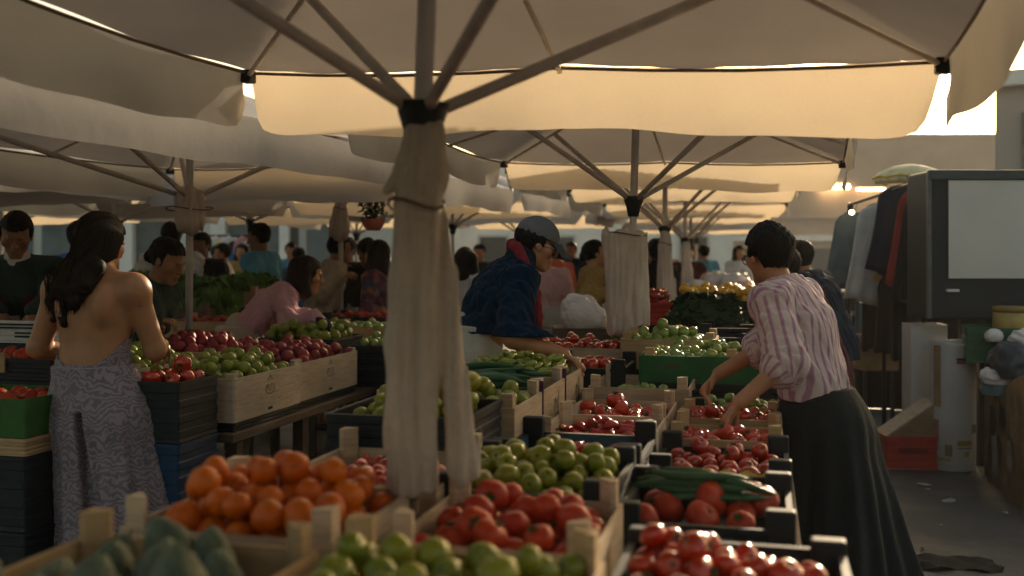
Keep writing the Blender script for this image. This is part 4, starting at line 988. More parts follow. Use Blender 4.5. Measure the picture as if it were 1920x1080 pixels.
def lettuces(label, group, spots, sc=1.0):
    for i, p in enumerate(spots):
        o = bpy.data.objects.new("lettuce", LM[i % 3]); COL.objects.link(o); o.location = p; s_ = sc * random.uniform(.85, 1.15); o.scale = (s_, s_, s_); o.rotation_euler = (random.uniform(-.4, .4), random.uniform(-.4, .4), random.uniform(0, 6)); tag(o, label, "lettuce", group)
def crate_px(kind, label, px, py, d, w, l, h, rz=-TH, **kw):
    p = at(px, py, d); p.z -= h; c = crate(kind, label, p, rz, w, l, h, **kw); return c, p, w - .03, l - .03, h
def stall_px(label, px, d, w, l, z): 
    t = thing("stall_table", label, "table", ground(px, d), -TH); box_obj("tabletop", (0, 0, z - .02), (w, l, .04), M['wood_dark'], t)
    for sx in (-1, 1):
        for sy in (-1, 1): box_obj("leg", (sx * (w / 2 - .06), sy * (l / 2 - .06), (z - .04) / 2), (.05, .05, z - .04), M['wood_dark'], t)
    return t
stall_px("dark table under the lettuce crates behind the left stall", 400, 8.3, 2.3, 1.0, .80)
r = crate_px('wood', "tan wooden crate of lettuce and bananas behind the left stall", 438, 545, 8.1, .62, .42, .12, mat=M['wood_tan']); lettuces("green lettuce on the tan wooden crate behind the left stall", "lettuces on the tan crate", [r[1] + UP * .12 + Vector((-.22 + .15 * i, .05 * (i % 2), 0)) for i in range(4)], .85)
crate('plastic', "black crate under the tan lettuce crate", r[1] - UP * .30, -TH, .6, .4, .295, posth=0)
r = crate_px('wood', "dark wooden crate heaped with lettuce beside the thin white pole", 338, 575, 7.6, .7, .42, .2, mat=M['wood_dark']); lettuces("leafy green lettuce heaped beside the thin white pole", "lettuces beside the thin white pole", [r[1] + UP * (.14 + .10 * (i // 4)) + Vector((-.30 + .18 * (i % 4) + .05 * (i // 4), -.08 + .1 * (i // 4), 0)) for i in range(9)], 1.0)
r = crate_px('wood', "wooden crate of lettuce in front of the white shirt man", 300, 535, 8.6, .6, .4, .25, mat=M['wood_tan']); lettuces("green lettuce in front of the white shirt man", "lettuces by the white shirt man", [r[1] + UP * .25 + Vector((-.2 + .2 * i, 0, 0)) for i in range(3)], .9)
r = crate_px('wood', "low tan crate of bright red peppers left of the pink sweater", 408, 600, 7.05, .62, .36, .12, mat=M['wood_tan']); 
pile('red_pepper', "bright red pepper left of the pink sweater", "bright red peppers by the pink sweater", r[1], -TH, r[2], r[3], 48, r[4] - .03, heap=.1)
stall_px("small dark table under the red pepper crate", 408, 7.05, .8, .5, .84)
r = crate_px('plastic', "black crate of sunlit red peppers left of the hanging canvas", 690, 592, 8.1, .6, .4, .16); pile('red_pepper', "sunlit red pepper left of the hanging canvas", "sunlit red peppers by the canvas", r[1], -TH, r[2], r[3], 46, r[4] - .03, heap=.15, scale=1.1)
stall_px("dark table behind the left stall under the sunlit peppers", 650, 8.0, 1.8, .8, .86)
r = crate_px('wood', "wooden crate of limes under the floral dress", 700, 612, 7.2, .62, .42, .16, mat=M['wood_tan']); pile('lime', "lime in the crate before the floral dress", "limes before the floral dress", r[1], -TH, r[2], r[3], 40, r[4] - .03, heap=.15)
stall_px("low table under the limes before the floral dress", 690, 7.2, .9, .6, .80)

# dark netted greens, yellow fruit and goods further along the middle table
def leaf_heap(name, label, cat, c, sx, sy, h, n, mat, size=.05, kind=None, box_=True):
    bm = bmesh.new(); rr = random.Random(n)
    for i in range(n):
        x, y = rr.uniform(-1, 1), rr.uniform(-1, 1); q = max(abs(x), abs(y)) if box_ else math.hypot(x, y)
        if q > 1: continue
        zt = h * (1 - max(0, q - .62) / .38 * .85); z = zt * (1 - .12 * rr.random()) if rr.random() < .75 else zt * rr.random()
        e = Euler((rr.uniform(-1, 1), rr.uniform(-1, 1), rr.uniform(0, 6.28))).to_matrix(); p = Vector((x * sx, y * sy, z)); s_ = size * rr.uniform(.5, 1.2)
        vs = [bm.verts.new(p + e @ Vector(v) * s_) for v in ((-1, 0, 0), (-.3, -.45, .12), (.6, -.35, .05), (1.1, 0, -.15), (.6, .35, .05), (-.3, .45, .12))]
        bm.faces.new(vs)
    core = [[Vector((sx * f * cx, sy * f * cy, z)) for cx, cy in ((1, 1), (-1, 1), (-1, -1), (1, -1))] for f, z in ((.97, 0), (.9, h * .5), (.66, h * .93))]
    loft(bm, core); o = bm_obj(name, bm, mat); o.location = c; o.rotation_euler = (0, 0, -TH); return tag(o, label, cat, None, kind)
K = at(1325, 622, 6.7)
r = crate('plastic', "low black crate under the dark leafy heap", K - UP * .10, -TH, .56, .42, .10, posth=.03)
leaf_heap("leafy_greens", "tall dark green netted leafy heap behind the limes", "leafy greens", K, .26, .2, .235, 1500, M['leaf_dark'], .045, "stuff")
crate('plastic', "black crate under the low black crate of leafy greens", K - UP * .41, -TH, .58, .44, .305, posth=0)
for i, (px, py, d) in enumerate(((1395, 612, 6.2), (1330, 628, 6.0))):
    c, p, w_, l_, h_ = crate_px('plastic', ("empty black crate with a red rim in front of the leafy heap", "empty black crate behind the sunlit limes")[i], px, py, d, .50, .36, .15, posth=.03)
    crate('plastic', ("black crate below the red rimmed empty crate", "black crate below the empty crate behind the limes")[i], p - UP * .25, -TH, .5, .36, .245, posth=0)
r = crate_px('plastic', "black crate heaped with sunlit yellow fruit", 1345, 562, 7.75, .60, .42, .2, posth=0); pile('yellow_fruit', "sunlit yellow fruit heaped in the black crate", "yellow fruit in the black crate", r[1], -TH, r[2], r[3], 62, r[4] - .03, heap=.2)
crate('plastic', "black crate under the yellow fruit", r[1] - UP * .29, -TH, .6, .42, .285, posth=0)
r = crate_px('plastic', "red crate of peppers between the two hanging canvas covers", 1222, 566, 7.6, .36, .4, .16, mat=plain("red_plastic", (.35, .03, .02), .5), posth=0); pile('red_pepper', "red pepper in the red crate between the canvas covers", "red peppers in the red crate", r[1], -TH, r[2], r[3], 30, r[4] - .03, heap=.2, scale=1.3)
crate('plastic', "dark crate under the red crate between the canvas covers", r[1] - UP * .315, -TH, .38, .42, .31, posth=0)
leaf_heap("leafy_greens", "green leafy heap low between the canvas covers", "leafy greens", st(-.75, 6.75, TZ), .4, .3, .24, 700, M['leaf'], .05, "stuff")
for i, (px, d, w_, l_) in enumerate(((1355, 11.2, 1.2, 2.2), (1150, 9.0, 1.4, 1.0), (1030, 8.4, .8, .8))):
    stall_px(("dark table far down the lane under pale bagged goods", "dark table before the tan cardigan woman", "small dark table before the pink shirt vendor")[i], px, d, w_, l_, .85)
rr = random.Random(4)
def blob(name, label, cat, loc, r, mat, seed, group=None, flat=.8):
    b = Solid(); q = random.Random(seed)
    for i in range(5): b.ball((q.uniform(-.5, .5) * r, q.uniform(-.5, .5) * r, r * flat * q.uniform(.5, .9)), r * q.uniform(.55, .8), .04)
    b.post.append(wrinkle(r * .06, 5 / r, seed)); b.post.append(wrinkle(r * .014, 15 / r, seed + 1)); b.post.append(below((0, 0, 0), -UP))
    o = mesh_obj(name, b.build(max(.006, r * .05), name), mat); o.location = loc; return tag(o, label, cat, group)
M['bag_white'] = plain("bag_white", (.55, .5, .47), .4, .15, 6, .1, 30); M['bag_pink'] = plain("bag_pink", (.5, .27, .25), .45, .2, 6, .1, 30); M['bag_dark'] = plain("bag_dark", (.03, .035, .045), .42, .3, 6, .1, 30); M['bag_teal'] = plain("bag_teal", (.10, .22, .25), .3, .2, 6, .1, 30)
g_ = "pale bagged goods on the far table"
for i in range(16):
    blob("bag", "pale bag among the bagged goods on the far table" if i % 3 else "pinkish bag among the bagged goods on the far table", "bag", ground(1355, 11.2) + Vector((rr.uniform(-.5, .5), -1.0 + i * .13, .85 + .12 * (i % 2) + .012 * i)), rr.uniform(.11, .17), M['bag_white'] if i % 3 else M['bag_pink'], i, g_ if i % 3 else "pinkish bagged goods on the far table")
for i, (px, py, d, r0) in enumerate(((1086, 612, 8.0, .16), (1083, 590, 8.05, .13))):
    blob("sack", ("white sack standing before the tan cardigan woman", "smaller white sack on top before the tan cardigan")[i], "sack", at(px, py, d) - UP * (.02), r0, M['bag_white'], 50 + i)
bx = box_obj("wooden_crate", at(1085, 640, 8.0) + Vector((0, 0, -.2)), (.4, .4, .63), M['wood_dark']); tag(bx, "dark wooden box under the white sacks", "crate")

# ---------------------------------------------------------------- people
M['navy'] = cloth("jacket_blue", (.004, .017, .038)); M['black_cloth'] = cloth("black_cloth", (.012, .012, .013)); M['apron_white'] = cloth("apron_offwhite", (.36, .33, .28)); M['apron_dark'] = cloth("apron_black", (.007, .011, .012))
M['pink'] = cloth("pink_knit", (.48, .26, .30)); M['beige'] = cloth("beige_cloth", (.42, .34, .26)); M['tan'] = cloth("tan_cloth", (.26, .16, .05)); M['sky_blue'] = cloth("light_blue_cloth", (.10, .30, .44)); M['white_cloth'] = cloth("white_cloth", (.50, .48, .47)); M['blue_cloth'] = cloth("bright_blue_cloth", (.015, .12, .36))
M['red_cloth'] = cloth("red_scarf", (.20, .022, .028)); M['cap_grey'] = cloth("cap_grey", (.13, .13, .135)); M['denim'] = cloth("denim", (.06, .10, .17)); M['rosy'] = cloth("rosy_shirt", (.50, .30, .30)); M['green_dark'] = cloth("dark_green_cloth", (.02, .035, .03)); M['dark_red'] = cloth("maroon_cloth", (.06, .010, .012)); M['orange_cloth'] = cloth("orange_red_cloth", (.45, .09, .05)); M['navy_dark'] = cloth("navy_dark", (.012, .022, .035)); M['frame_white'] = plain("frame_white", (.6, .58, .55), .3, .05, 5, 0)
def striped():
    n = N("striped_shirt"); a = n.add("ShaderNodeAttribute"); a.attribute_name = "stripe"
    m1 = n.add("ShaderNodeMath", operation='MULTIPLY'); m1.inputs[1].default_value = 33; n.link(a.outputs['Fac'], m1.inputs[0])
    fr = n.add("ShaderNodeMath", operation='FRACT'); n.link(m1.outputs[0], fr.inputs[0])
    c = n.ramp(fr.outputs[0], [(.0, (.55, .44, .41)), (.46, (.55, .44, .41)), (.54, (.32, .12, .21)), (.78, (.28, .10, .20)), (.86, (.55, .44, .41))])
    n.col(n.mix(.3, c, n.ramp(n.noise(300, 2), [(.3, (.3, .2, .2)), (.7, (.6, .5, .48))]))); n.rough(.9); n.bump(n.noise(40, 4), .35, .012); n.p.inputs['Specular IOR Level'].default_value = .15; return n.m
def zebra():
    n = N("patterned_dress"); mp = n.add("ShaderNodeMapping"); mp.inputs['Scale'].default_value = (1, 1, .8); n.link(n.coord(), mp.inputs[0])
    w = n.add("ShaderNodeTexWave"); w.inputs['Scale'].default_value = 15; w.inputs['Distortion'].default_value = 20; w.inputs['Detail'].default_value = 2; w.inputs['Detail Scale'].default_value = 1.1; w.bands_direction = 'Z'; n.link(mp.outputs[0], w.inputs['Vector'])
    n.col(n.mix(.25, n.ramp(w.outputs['Fac'], [(.3, (.11, .085, .105)), (.65, (.26, .205, .215))]), n.ramp(n.noise(4), [(.3, (.12, .10, .14)), (.7, (.3, .24, .26))]))); n.rough(.75); n.p.inputs['Sheen Weight'].default_value = .2; n.bump(n.noise(60, 3), .25, .008); return n.m
def floral():
    n = N("floral_dress"); v = n.add("ShaderNodeTexVoronoi"); v.inputs['Scale'].default_value = 17; n.link(n.coord(), v.inputs['Vector'])
    sx = n.add("ShaderNodeSeparateColor"); n.link(v.outputs['Color'], sx.inputs[0])
    n.col(n.ramp(sx.outputs[0], [(0, (.05, .02, .035)), (.35, (.09, .03, .05)), (.55, (.22, .06, .03)), (.7, (.04, .05, .13)), (.85, (.07, .03, .06)), (.95, (.28, .16, .08))])); n.rough(.9); n.bump(n.noise(40), .3, .01); return n.m
M['striped'] = striped(); M['zebra'] = zebra(); M['floral'] = floral()
FV = .006
# woman in the backless dress
p = Person("woman seen from behind in a backless patterned dress, long dark hair", ground(174, 4.32), -10, 1.67, lean=4, fem=True, hpitch=14, hyaw=-14, vox=FV, wide=1.12, bulk=.02,
           hands={1: Vector((-1.92, 4.60, 1.04)), -1: Vector((-1.60, 4.62, 1.10))}, elbow=(1.0, .7))
b = p.skirt(None, z0=1.02, z1=.06, r0=.175, r1=.265, flat=.82, pleat=.028, npl=8, shift=Vector((.15, -.02, 0)))
W0 = np.array(p.waist); Fp = np.array(p.Fv); Lp = np.array(p.L)
b.post.insert(0, lambda d, x, y, z: np.maximum(d, -np.maximum(np.abs(x * Lp[0] + y * Lp[1] + .03 + .15 * (.95 - z)) - .012 - .03 * np.clip(.9 - z, 0, 1), np.maximum((x * Fp[0] + y * Fp[1]) + .09 + .12 * (1 - z), np.maximum(z - .86, -(z - .02))))))
p.put("dress_skirt", b, 'zebra')
b = Solid(); p.torso(b, .012, .03); b.post.append(wrinkle(.003, 50, 3))
def lowback(d, x, y, z):
    l = x * Lp[0] + y * Lp[1]; f = (x - W0[0] * 0) * Fp[0] + y * Fp[1]
    top_ = 1.05 + .10 * np.maximum(np.abs(l) / .15 - .3, 0) ** 2 * np.where(l < 0, 1.7, .9) + 2.4 * np.maximum(f - .04, 0)
    return np.maximum(np.maximum(d, z - np.minimum(top_, 1.30)), .93 - z)
b.post.append(lowback); p.put("dress_bodice", b, 'zebra'); hr = p.hairdo("long", 'hair_brown', seed=2, e=.016)
bm = bmesh.new(); rr = random.Random(11)
for i in range(120):
    q = rr.uniform(-1.9, 1.9); hc = p.headc; cz = hc + p.hU * .105 - p.hF * .02
    p0 = hc - p.hF * (.012 + .115 * math.cos(q)) + p.hL * .100 * math.sin(q) + p.hU * .04; p1 = hc - p.hF * (.02 + .105 * math.cos(q)) + p.hL * .098 * math.sin(q) - p.hU * .06
    sx = .055 + .085 * q / 1.9 + rr.gauss(0, .012); ln = rr.uniform(.12, .22); w0 = rr.uniform(0, 6); pts = [cz.lerp(p0, .6) + p.hU * .012, p0, p1]
    for j in range(1, 6):
        t = j / 5; pts.append(p.neck - p.Ft * (.125 + .012 * math.sin(3 * t + w0) + .012 * t) + p.Lt * (sx * (1 - .25 * t) + .035 * t + .010 * math.sin(6 * t + w0)) + UP * (.05 - ln * t))
    tube(bm, pts, [.0028, .003, .003, .003, .003, .0026, .002, .001], 4)
bm_obj("hair_strands", bm, M['hair_brown'], hr, smooth=True)
# capped man
p = Person("man in a blue jacket and grey cap leaning over the green peppers", ground(880, 4.98), -78, 1.76, lean=33, hpitch=20, vox=FV,
           hands={-1: at(1058, 664, 4.62), 1: at(1010, 668, 4.95)}, elbow=(.2, .25), wide=1.05)
p.top('navy', "jacket", e=.034, sleeve=1.97, hem=.20, loose=.014, amp=.009, k2=.05)
b = Solid(); u_ = (p.headc - p.neck).normalized(); b.cone(p.neck - u_ * .03, p.neck + u_ * .09 - p.Fv * .03, .085, .078, .02); b.cone(p.neck + u_ * .09 - p.Fv * .035, p.neck + u_ * .125 - p.Fv * .05, .07, .06, .02); b.post.append(wrinkle(.004, 70, 4)); p.put("jacket_collar", b, 'navy_dark')
b = Solid(); n0 = p.neck + u_ * .0
for i in range(10):
    a0, a1 = 2 * math.pi * i / 10, 2 * math.pi * (i + 1) / 10
    q = lambda a: n0 + p.Ft * .098 * math.cos(a) + p.Lt * .105 * math.sin(a) + u_ * (.03 - .075 * math.cos(a))
    b.cone(q(a0), q(a1), .026, .026, .01)
b.cone(n0 + p.Ft * .11 - UP * .05, n0 + p.Ft * .13 - UP * .26, .03, .022, .02); b.post.append(wrinkle(.004, 90, 7)); p.put("scarf", b, 'red_cloth')
p.put("apron", p.skirt(None, name="apron", z0=1.15, z1=.35, r0=.165, r1=.23, pleat=.01), 'apron_white'); p.trousers('black_cloth')
p.hairdo("cap", 'hair'); p.cap('cap_grey'); p.glasses('frame_white')
# striped man
p = Person("man in a rolled pink striped shirt and black apron sorting tomatoes", ground(1535, 4.12), 56, 1.645, lean=21, hpitch=10, hyaw=-34, vox=FV,
           hands={-1: at(1318, 727, 4.22), 1: at(1385, 755, 3.86)}, elbow=(.5, .1), wide=1.06)
p.top('striped', "striped_shirt", e=.032, sleeve=1.12, hem=.06, loose=.020, amp=.0055, stripes=True, k2=.05)
p.trousers('black_cloth')
p.put("apron", p.skirt(None, name="apron", z0=.955, z1=.20, r0=.150, r1=.31, flat=.88, pleat=.030, npl=6, shift=Vector((.07, -.06, 0))), 'apron_dark')
b = Solid(); u_ = (p.headc - p.neck).normalized()
b.cone(p.neck - u_ * .0, p.neck + u_ * .05 - p.Fv * .012, .085, .068, .02); b.post.append(below(p.neck + u_ * .055, u_ - p.Fv * .2)); o = p.put("shirt_collar", b, cloth("collar_pink", (.46, .32, .34)))
p.hairdo("short", 'hair', e=.020, seed=4); p.glasses('iron')

def someone(label, px, d, head, H, hair, topm, lean=0, hands=None, hpitch=5, hyaw=0, fem=False, sleeve=2.0, bottom='trousers', bm_='denim', skin='skin', vox=.010, apron=None, hm='hair', name="shirt", e=.02, elbow=(.6, .6), group=None, wide=1.0):
    p = Person(label, ground(px, d), head, H, lean=lean, hpitch=hpitch, hyaw=hyaw, fem=fem, hands=hands, skin=skin, vox=vox, elbow=elbow, group=group, wide=wide)
    p.top(topm, name, e=e, sleeve=sleeve, amp=.007)
    if bottom == 'trousers': p.trousers(bm_)
    else: p.put(bottom, p.skirt(None, name=bottom, r0=.165, r1=.27, z1=.3), bm_)
    if apron: p.put("apron", p.skirt(None, name="apron", z0=p.waist.z, z1=.45, r0=.175, r1=.23, pleat=.012), apron)
    if hair: p.hairdo(hair, hm, seed=int(px))
    return p
p = someone("woman in a pink sweater and beige apron bending over green apples", 446, 6.75, -74, 1.66, 'bob', 'pink', lean=52, hpitch=12, fem=True, hands={-1: at(592, 596, 6.35), 1: at(572, 592, 6.6)}, apron='beige', bm_='beige', vox=.008, hm='hair_brown', name="sweater", elbow=(.2, .2), e=.026)
b = Solid(); p.hand(b, -1); p.hand(b, 1)
for pr in b.prims: pass
b.prims = [(q[0], q[1], q[2] + .005, q[3] + .005, .01, q[5], q[6]) for q in b.prims]; 
for sg in (1, -1): b.cone(p.wr[sg], p.wr[sg].lerp(p.el[sg], .22), .032, .036, .01)
p.put("glove", b, cloth("glove_navy", (.012, .016, .04)), .007)
p = someone("young man in a dark zip jacket with white collar looking down", 36, 5.75, 196, 1.74, 'short', 'green_dark', hpitch=24, hyaw=6, vox=.008, skin='skin_dark', name="jacket", e=.028, bm_='black_cloth', lean=6, hands={1: at(70, 585, 5.3), -1: at(-10, 585, 5.3)})
b = Solid(); u_ = (p.headc - p.neck).normalized(); b.cone(p.neck - u_ * .02, p.neck + u_ * .045, .085, .066, .02); b.cone(p.neck + p.Ft * .07 - UP * .02, p.neck + p.Ft * .115 - UP * .14, .05, .012, .03, p.Ft, .6); p.put("white_collar", b, 'white_cloth')
for sg in (1, -1):
    b = Solid(); b.ell(p.chest + p.Ft * .125 + p.Lt * sg * .085 - UP * .05, (p.Ft, p.Lt, UP), (.02, .055, .05), .005)
    b.post.append(wrinkle(.003, 60, 2)); p.put("chest_panel", b, 'dark_red')
someone("person in a bright blue jacket half hidden by the backless woman", 122, 7.3, -40, 1.76, 'short', 'blue_cloth', lean=12, name="jacket", e=.03)
someone("dark haired person with bowed head beside the backless woman's shoulder", 248, 5.75, -105, 1.62, 'low_bun', 'green_dark', lean=22, hpitch=22, fem=True, skin='skin_dark', bm_='black_cloth', vox=.008, hands={-1: at(290, 600, 5.6), 1: at(300, 600, 5.8)})
p = someone("man in a white shirt with a crossbody strap seen from behind", 326, 8.9, 38, 1.80, 'short', 'white_cloth', lean=5, hands={1: at(300, 545, 8.6), -1: at(335, 555, 8.6)}, e=.028)
tube_obj("strap", [p.sh[1] - p.Ft * .02 + UP * .07, p.chest - p.Ft * .165, p.waist - p.Ft * .14 - p.Lt * .12, p.hip - p.Lt * .19], .009, M['black_cloth'], p.o, 6)
someone("man in a black t-shirt standing behind the lettuce", 380, 9.6, 160, 1.72, 'short', 'black_cloth', sleeve=.9, skin='skin_dark', hpitch=10)
someone("man in a light blue shirt holding goods at the lettuce table", 490, 9.0, 78, 1.79, 'short', 'sky_blue', sleeve=1.05, skin='skin_dark', hands={1: at(455, 528, 8.8), -1: at(465, 525, 9.1)}, hpitch=12, e=.03)
someone("woman with a high bun in a beige shirt reaching right", 592, 9.0, -62, 1.72, 'bun', 'beige', lean=22, hpitch=4, fem=True, hands={-1: at(640, 520, 8.7), 1: at(636, 515, 9.2)}, bm_='beige', e=.03)
someone("person in black with a dark hat and white apron", 690, 9.4, 185, 1.68, 'short', 'black_cloth', lean=16, sleeve=.95, hpitch=40, apron='white_cloth', bm_='black_cloth', skin='skin_dark')
someone("dark clothed person standing between the thin pole and white apron", 652, 10.2, 150, 1.68, 'short', 'green_dark', skin='skin_dark', bm_='black_cloth')
someone("woman in a floral dress half hidden by the hanging canvas", 722, 8.4, 60, 1.62, 'bob', 'floral', fem=True, bottom='dress_skirt', bm_='floral', lean=8, name="dress_top", hm='hair_brown')
someone("person with dark bobbed hair and pale shirt behind the blue jacket", 873, 9.2, -25, 1.56, 'bob', 'white_cloth', fem=True)
someone("vendor in a rosy shirt and off-white apron beyond the cap brim", 1022, 9.6, 168, 1.62, 'short', 'rosy', sleeve=1.5, hpitch=28, apron='apron_white', bm_='black_cloth', hm='hair_brown')
someone("woman in a tan cardigan with dark tied hair facing right", 1100, 9.1, -82, 1.64, 'low_bun', 'tan', lean=8, hpitch=-8, fem=True, hands={-1: at(1140, 548, 8.9), 1: at(1142, 545, 9.2)}, name="cardigan", apron='white_cloth', e=.032)
someone("woman with a pale face behind the tan cardigan, looking right", 1124, 10.3, -110, 1.58, 'low_bun', 'white_cloth', fem=True)
someone("long dark haired woman in black between the canvas covers", 1232, 9.8, 25, 1.66, 'long', 'black_cloth', fem=True, bm_='black_cloth')
someone("dark haired shopper half hidden behind the wide canvas cover", 1206, 11.0, 120, 1.58, 'short', 'green_dark', bm_='black_cloth')
someone("man in a dark maroon sweater behind the striped man", 1548, 5.7, 52, 1.60, 'short', 'dark_red', lean=29, hpitch=8, bm_='black_cloth', name="sweater", e=.03, vox=.008, hands={1: Vector((1.45, 6.1, .9)), -1: Vector((1.65, 6.3, .9))})
someone("man in a navy top and jeans bending beyond the maroon sweater", 1568, 6.95, 48, 1.66, 'short', 'navy_dark', lean=30, hpitch=6, e=.032, hands={1: Vector((1.85, 7.45, .95)), -1: Vector((2.1, 7.55, .95))})
for i, (px, d, hd, H, hr, tm, fem, lab) in enumerate(((1046, 14.5, 30, 1.66, 'short', 'orange_cloth', False, "far shopper in an orange red top past the cap brim"), (1072, 15.5, 150, 1.72, 'short', 'navy', False, "far shopper in navy past the rosy vendor"), (1620, 14.0, 20, 1.62, 'bob', 'rosy', True, "far shopper in pale pink beyond the navy man"), (1590, 16.0, 190, 1.72, 'short', 'white_cloth', False, "far shopper in white beneath the beige wall"), (900, 14.0, 160, 1.66, 'short', 'black_cloth', False, "far dark shopper behind the blue jacket shoulder"), (455, 14.5, 170, 1.68, 'bob', 'tan', True, "far shopper in brown near the hanging garments"), (405, 15.5, 10, 1.66, 'short', 'rosy', False, "far shopper in pink near the hanging garments"), (1290, 14.5, 170, 1.66, 'short', 'dark_red', False, "far shopper in maroon near the slim canvas cover"), (560, 13.0, 30, 1.6, 'short', 'denim', True, "far shopper in dull blue behind the bun woman"), (420, 13.0, 100, 1.66, 'short', 'white_cloth', False, "far shopper in white left of the light blue shirt man"), (545, 15.0, 200, 1.70, 'short', 'sky_blue', False, "far shopper in light blue left of the bun woman"), (436, 18.0, 160, 1.70, 'bob', 'white_cloth', True, "farthest shopper in white by the arcade piers"), (1010, 17.0, 170, 1.70, 'bob', 'white_cloth', True, "far shopper in white left of the orange red top"), (1320, 16.0, 20, 1.68, 'short', 'sky_blue', False, "far shopper in light blue above the yellow fruit"), (1385, 17.5, 190, 1.68, 'bob', 'white_cloth', True, "far shopper in white beside the striped man's face"), (1250, 18.0, 175, 1.70, 'short', 'beige', False, "far shopper in beige between the canvas covers"), (1190, 15.0, 185, 1.70, 'bob', 'rosy', True, "far shopper in pink beside the wide canvas cover"))):
    someone(lab, px, d, hd, H, hr, tm, fem=fem, vox=.013)

# ---------------------------------------------------------------- garments
def garment(label, loc, rz, w, h, mat, seed, group=None, th=.05, hanger=True):
    rr = random.Random(seed); bm = bmesh.new(); rings = []; n = 28; ph = rr.uniform(0, 6)
    for i in range(13):
        t = i / 12; hw = w / 2 * (.30 + .70 * min(1, t / .14) ** .6) * (1 - .06 * math.sin(math.pi * t) + .10 * t); tt = th * (.5 + .5 * t)
        rings.append([Vector((hw * math.copysign(abs(math.cos(q)) ** .8, math.cos(q)), tt * math.sin(q) + .018 * t * math.sin(5 * math.cos(q) * 2 + ph + 2 * t), -h * t - .02 * math.sin(4 * math.cos(q) + ph) * t)) for q in [2 * math.pi * j / n for j in range(n)]])
    loft(bm, rings); o = bm_obj("garment", bm, mat, smooth=True); o.location = loc; o.rotation_euler = (0, 0, rz); tag(o, label, "garment", group)
    if hanger: tube_obj("hanger", [(-w * .3, 0, -.03), (0, 0, .03), (0, 0, .09), (.02, 0, .11), (.03, 0, .09)], .004, M['iron'], o, 5)
    return o
M['g_white'] = cloth("garment_white", (.45, .44, .42)); M['g_black'] = cloth("garment_black", (.012, .012, .015)); M['g_navy'] = cloth("garment_navy", (.012, .018, .035)); M['g_red'] = cloth("garment_red", (.22, .03, .02)); M['g_yellow'] = cloth("garment_yellow", (.5, .36, .06)); M['g_denim'] = cloth("garment_denim", (.10, .14, .16)); M['g_brown'] = cloth("garment_brown", (.035, .02, .015)); M['g_pink'] = cloth("garment_pink", (.42, .2, .2)); M['g_green'] = cloth("garment_green", (.05, .12, .09))
for i, (px, py, d, w, h, m, rz, lab) in enumerate((
    (1604, 398, 9.25, .26, .70, 'g_denim', 10, "grey blue jeans hanging left of the garment rail"), (1650, 384, 8.75, .30, .85, 'g_white', 30, "white shirt hanging on the rail, leftmost of the shirts"), (1664, 388, 8.95, .28, .58, 'g_black', 35, "black shirt with a small red mark hanging on the rail"),
    (1674, 372, 8.8, .24, .75, 'g_yellow', 40, "yellow trimmed white shirt hanging behind the navy one"), (1698, 350, 8.5, .36, .75, 'g_navy', 30, "dark navy jacket hanging in front of the rail"), (1716, 356, 8.3, .22, .80, 'g_red', 50, "red shirt hanging between the navy jacket and cabinet"), (1724, 362, 8.2, .2, .88, 'g_black', 55, "dark coat hanging tight against the cabinet"), (1700, 440, 8.75, .30, .52, 'g_pink', 30, "pale pink shirt hem hanging below the navy jacket"))):
    o = garment(lab, at(px, py, d), R(rz * .4), w * 1.35, h, M[m], i); o.rotation_euler.y = .16
for i, (px, py, d, w, h, m) in enumerate(((1640, 520, 8.9, .34, .62, 'g_brown'), (1668, 515, 8.6, .34, .66, 'g_brown'), (1700, 510, 8.3, .36, .7, 'g_black'), (1620, 540, 9.3, .26, .5, 'g_denim'))):
    garment(("brown coat in the lower row below the white shirt", "dark brown coat in the lower row, middle one", "black coat in the lower row beside the cabinet", "faded denim in the lower row by the navy man")[i], at(px, py, d), R(35), w, h, M[m], 20 + i)
rk = thing("clothes_rail", "tall metal clothes rail carrying two rows of garments", "clothes rail", (0, 0, 0))
A_, B_ = at(1735, 338, 7.9), at(1592, 384, 9.3); A2, B2 = at(1735, 495, 7.9), at(1600, 512, 9.2)
tube_obj("top_bar", [A_, B_], .016, M['iron'], rk); tube_obj("lower_bar", [A2, B2], .016, M['iron'], rk)
for q in (A_, A_.lerp(B_, .5), B_): tube_obj("upright", [Vector((q.x, q.y, 0)), q], .016, M['iron'], rk)
# folded sunshade above the rail
sh = thing("folded_sunshade", "small pale yellow sunshade folded above the hanging shirts", "sunshade", at(1705, 330, 8.9)); bm = bmesh.new(); rings = []
for i, (rw, z) in enumerate(((.03, .10), (.10, .085), (.20, .04), (.235, -.01), (.225, -.06))): rings.append([Vector((rw * 1.25 * math.cos(q) * (1 + .04 * math.sin(5 * q)), rw * math.sin(q), z + .012 * math.sin(8 * q) * (i / 4))) for q in [2 * math.pi * j / 24 for j in range(24)]])
loft(bm, rings); bm_obj("cover", bm, plain("sunshade_cream", (.55, .48, .30), .8), sh, smooth=True); tube_obj("yellow_trim", [(rings[3][j].x * 1.01, rings[3][j].y * 1.01, rings[3][j].z) for j in list(range(24)) + [0]], .010, M['g_yellow'], sh); tube_obj("post", [(0, 0, .1), (0, 0, -(sh.location.z))], .016, M['iron'], sh)
lb = thing("lamp_bulb", "small round glowing bulb in front of the grey jeans", "lamp", at(1597, 398, 9.05)); bm = bmesh.new(); bmesh.ops.create_uvsphere(bm, u_segments=14, v_segments=10, radius=.022); bm_obj("glass_bulb", bm, M['lamp'], lb, smooth=True); tube_obj("socket", [(0, 0, .02), (0, 0, .07)], .014, M['iron'], lb); tube_obj("lamp_cord", [(0, 0, .07), (.05, .25, .10)], .004, M['iron'], lb)
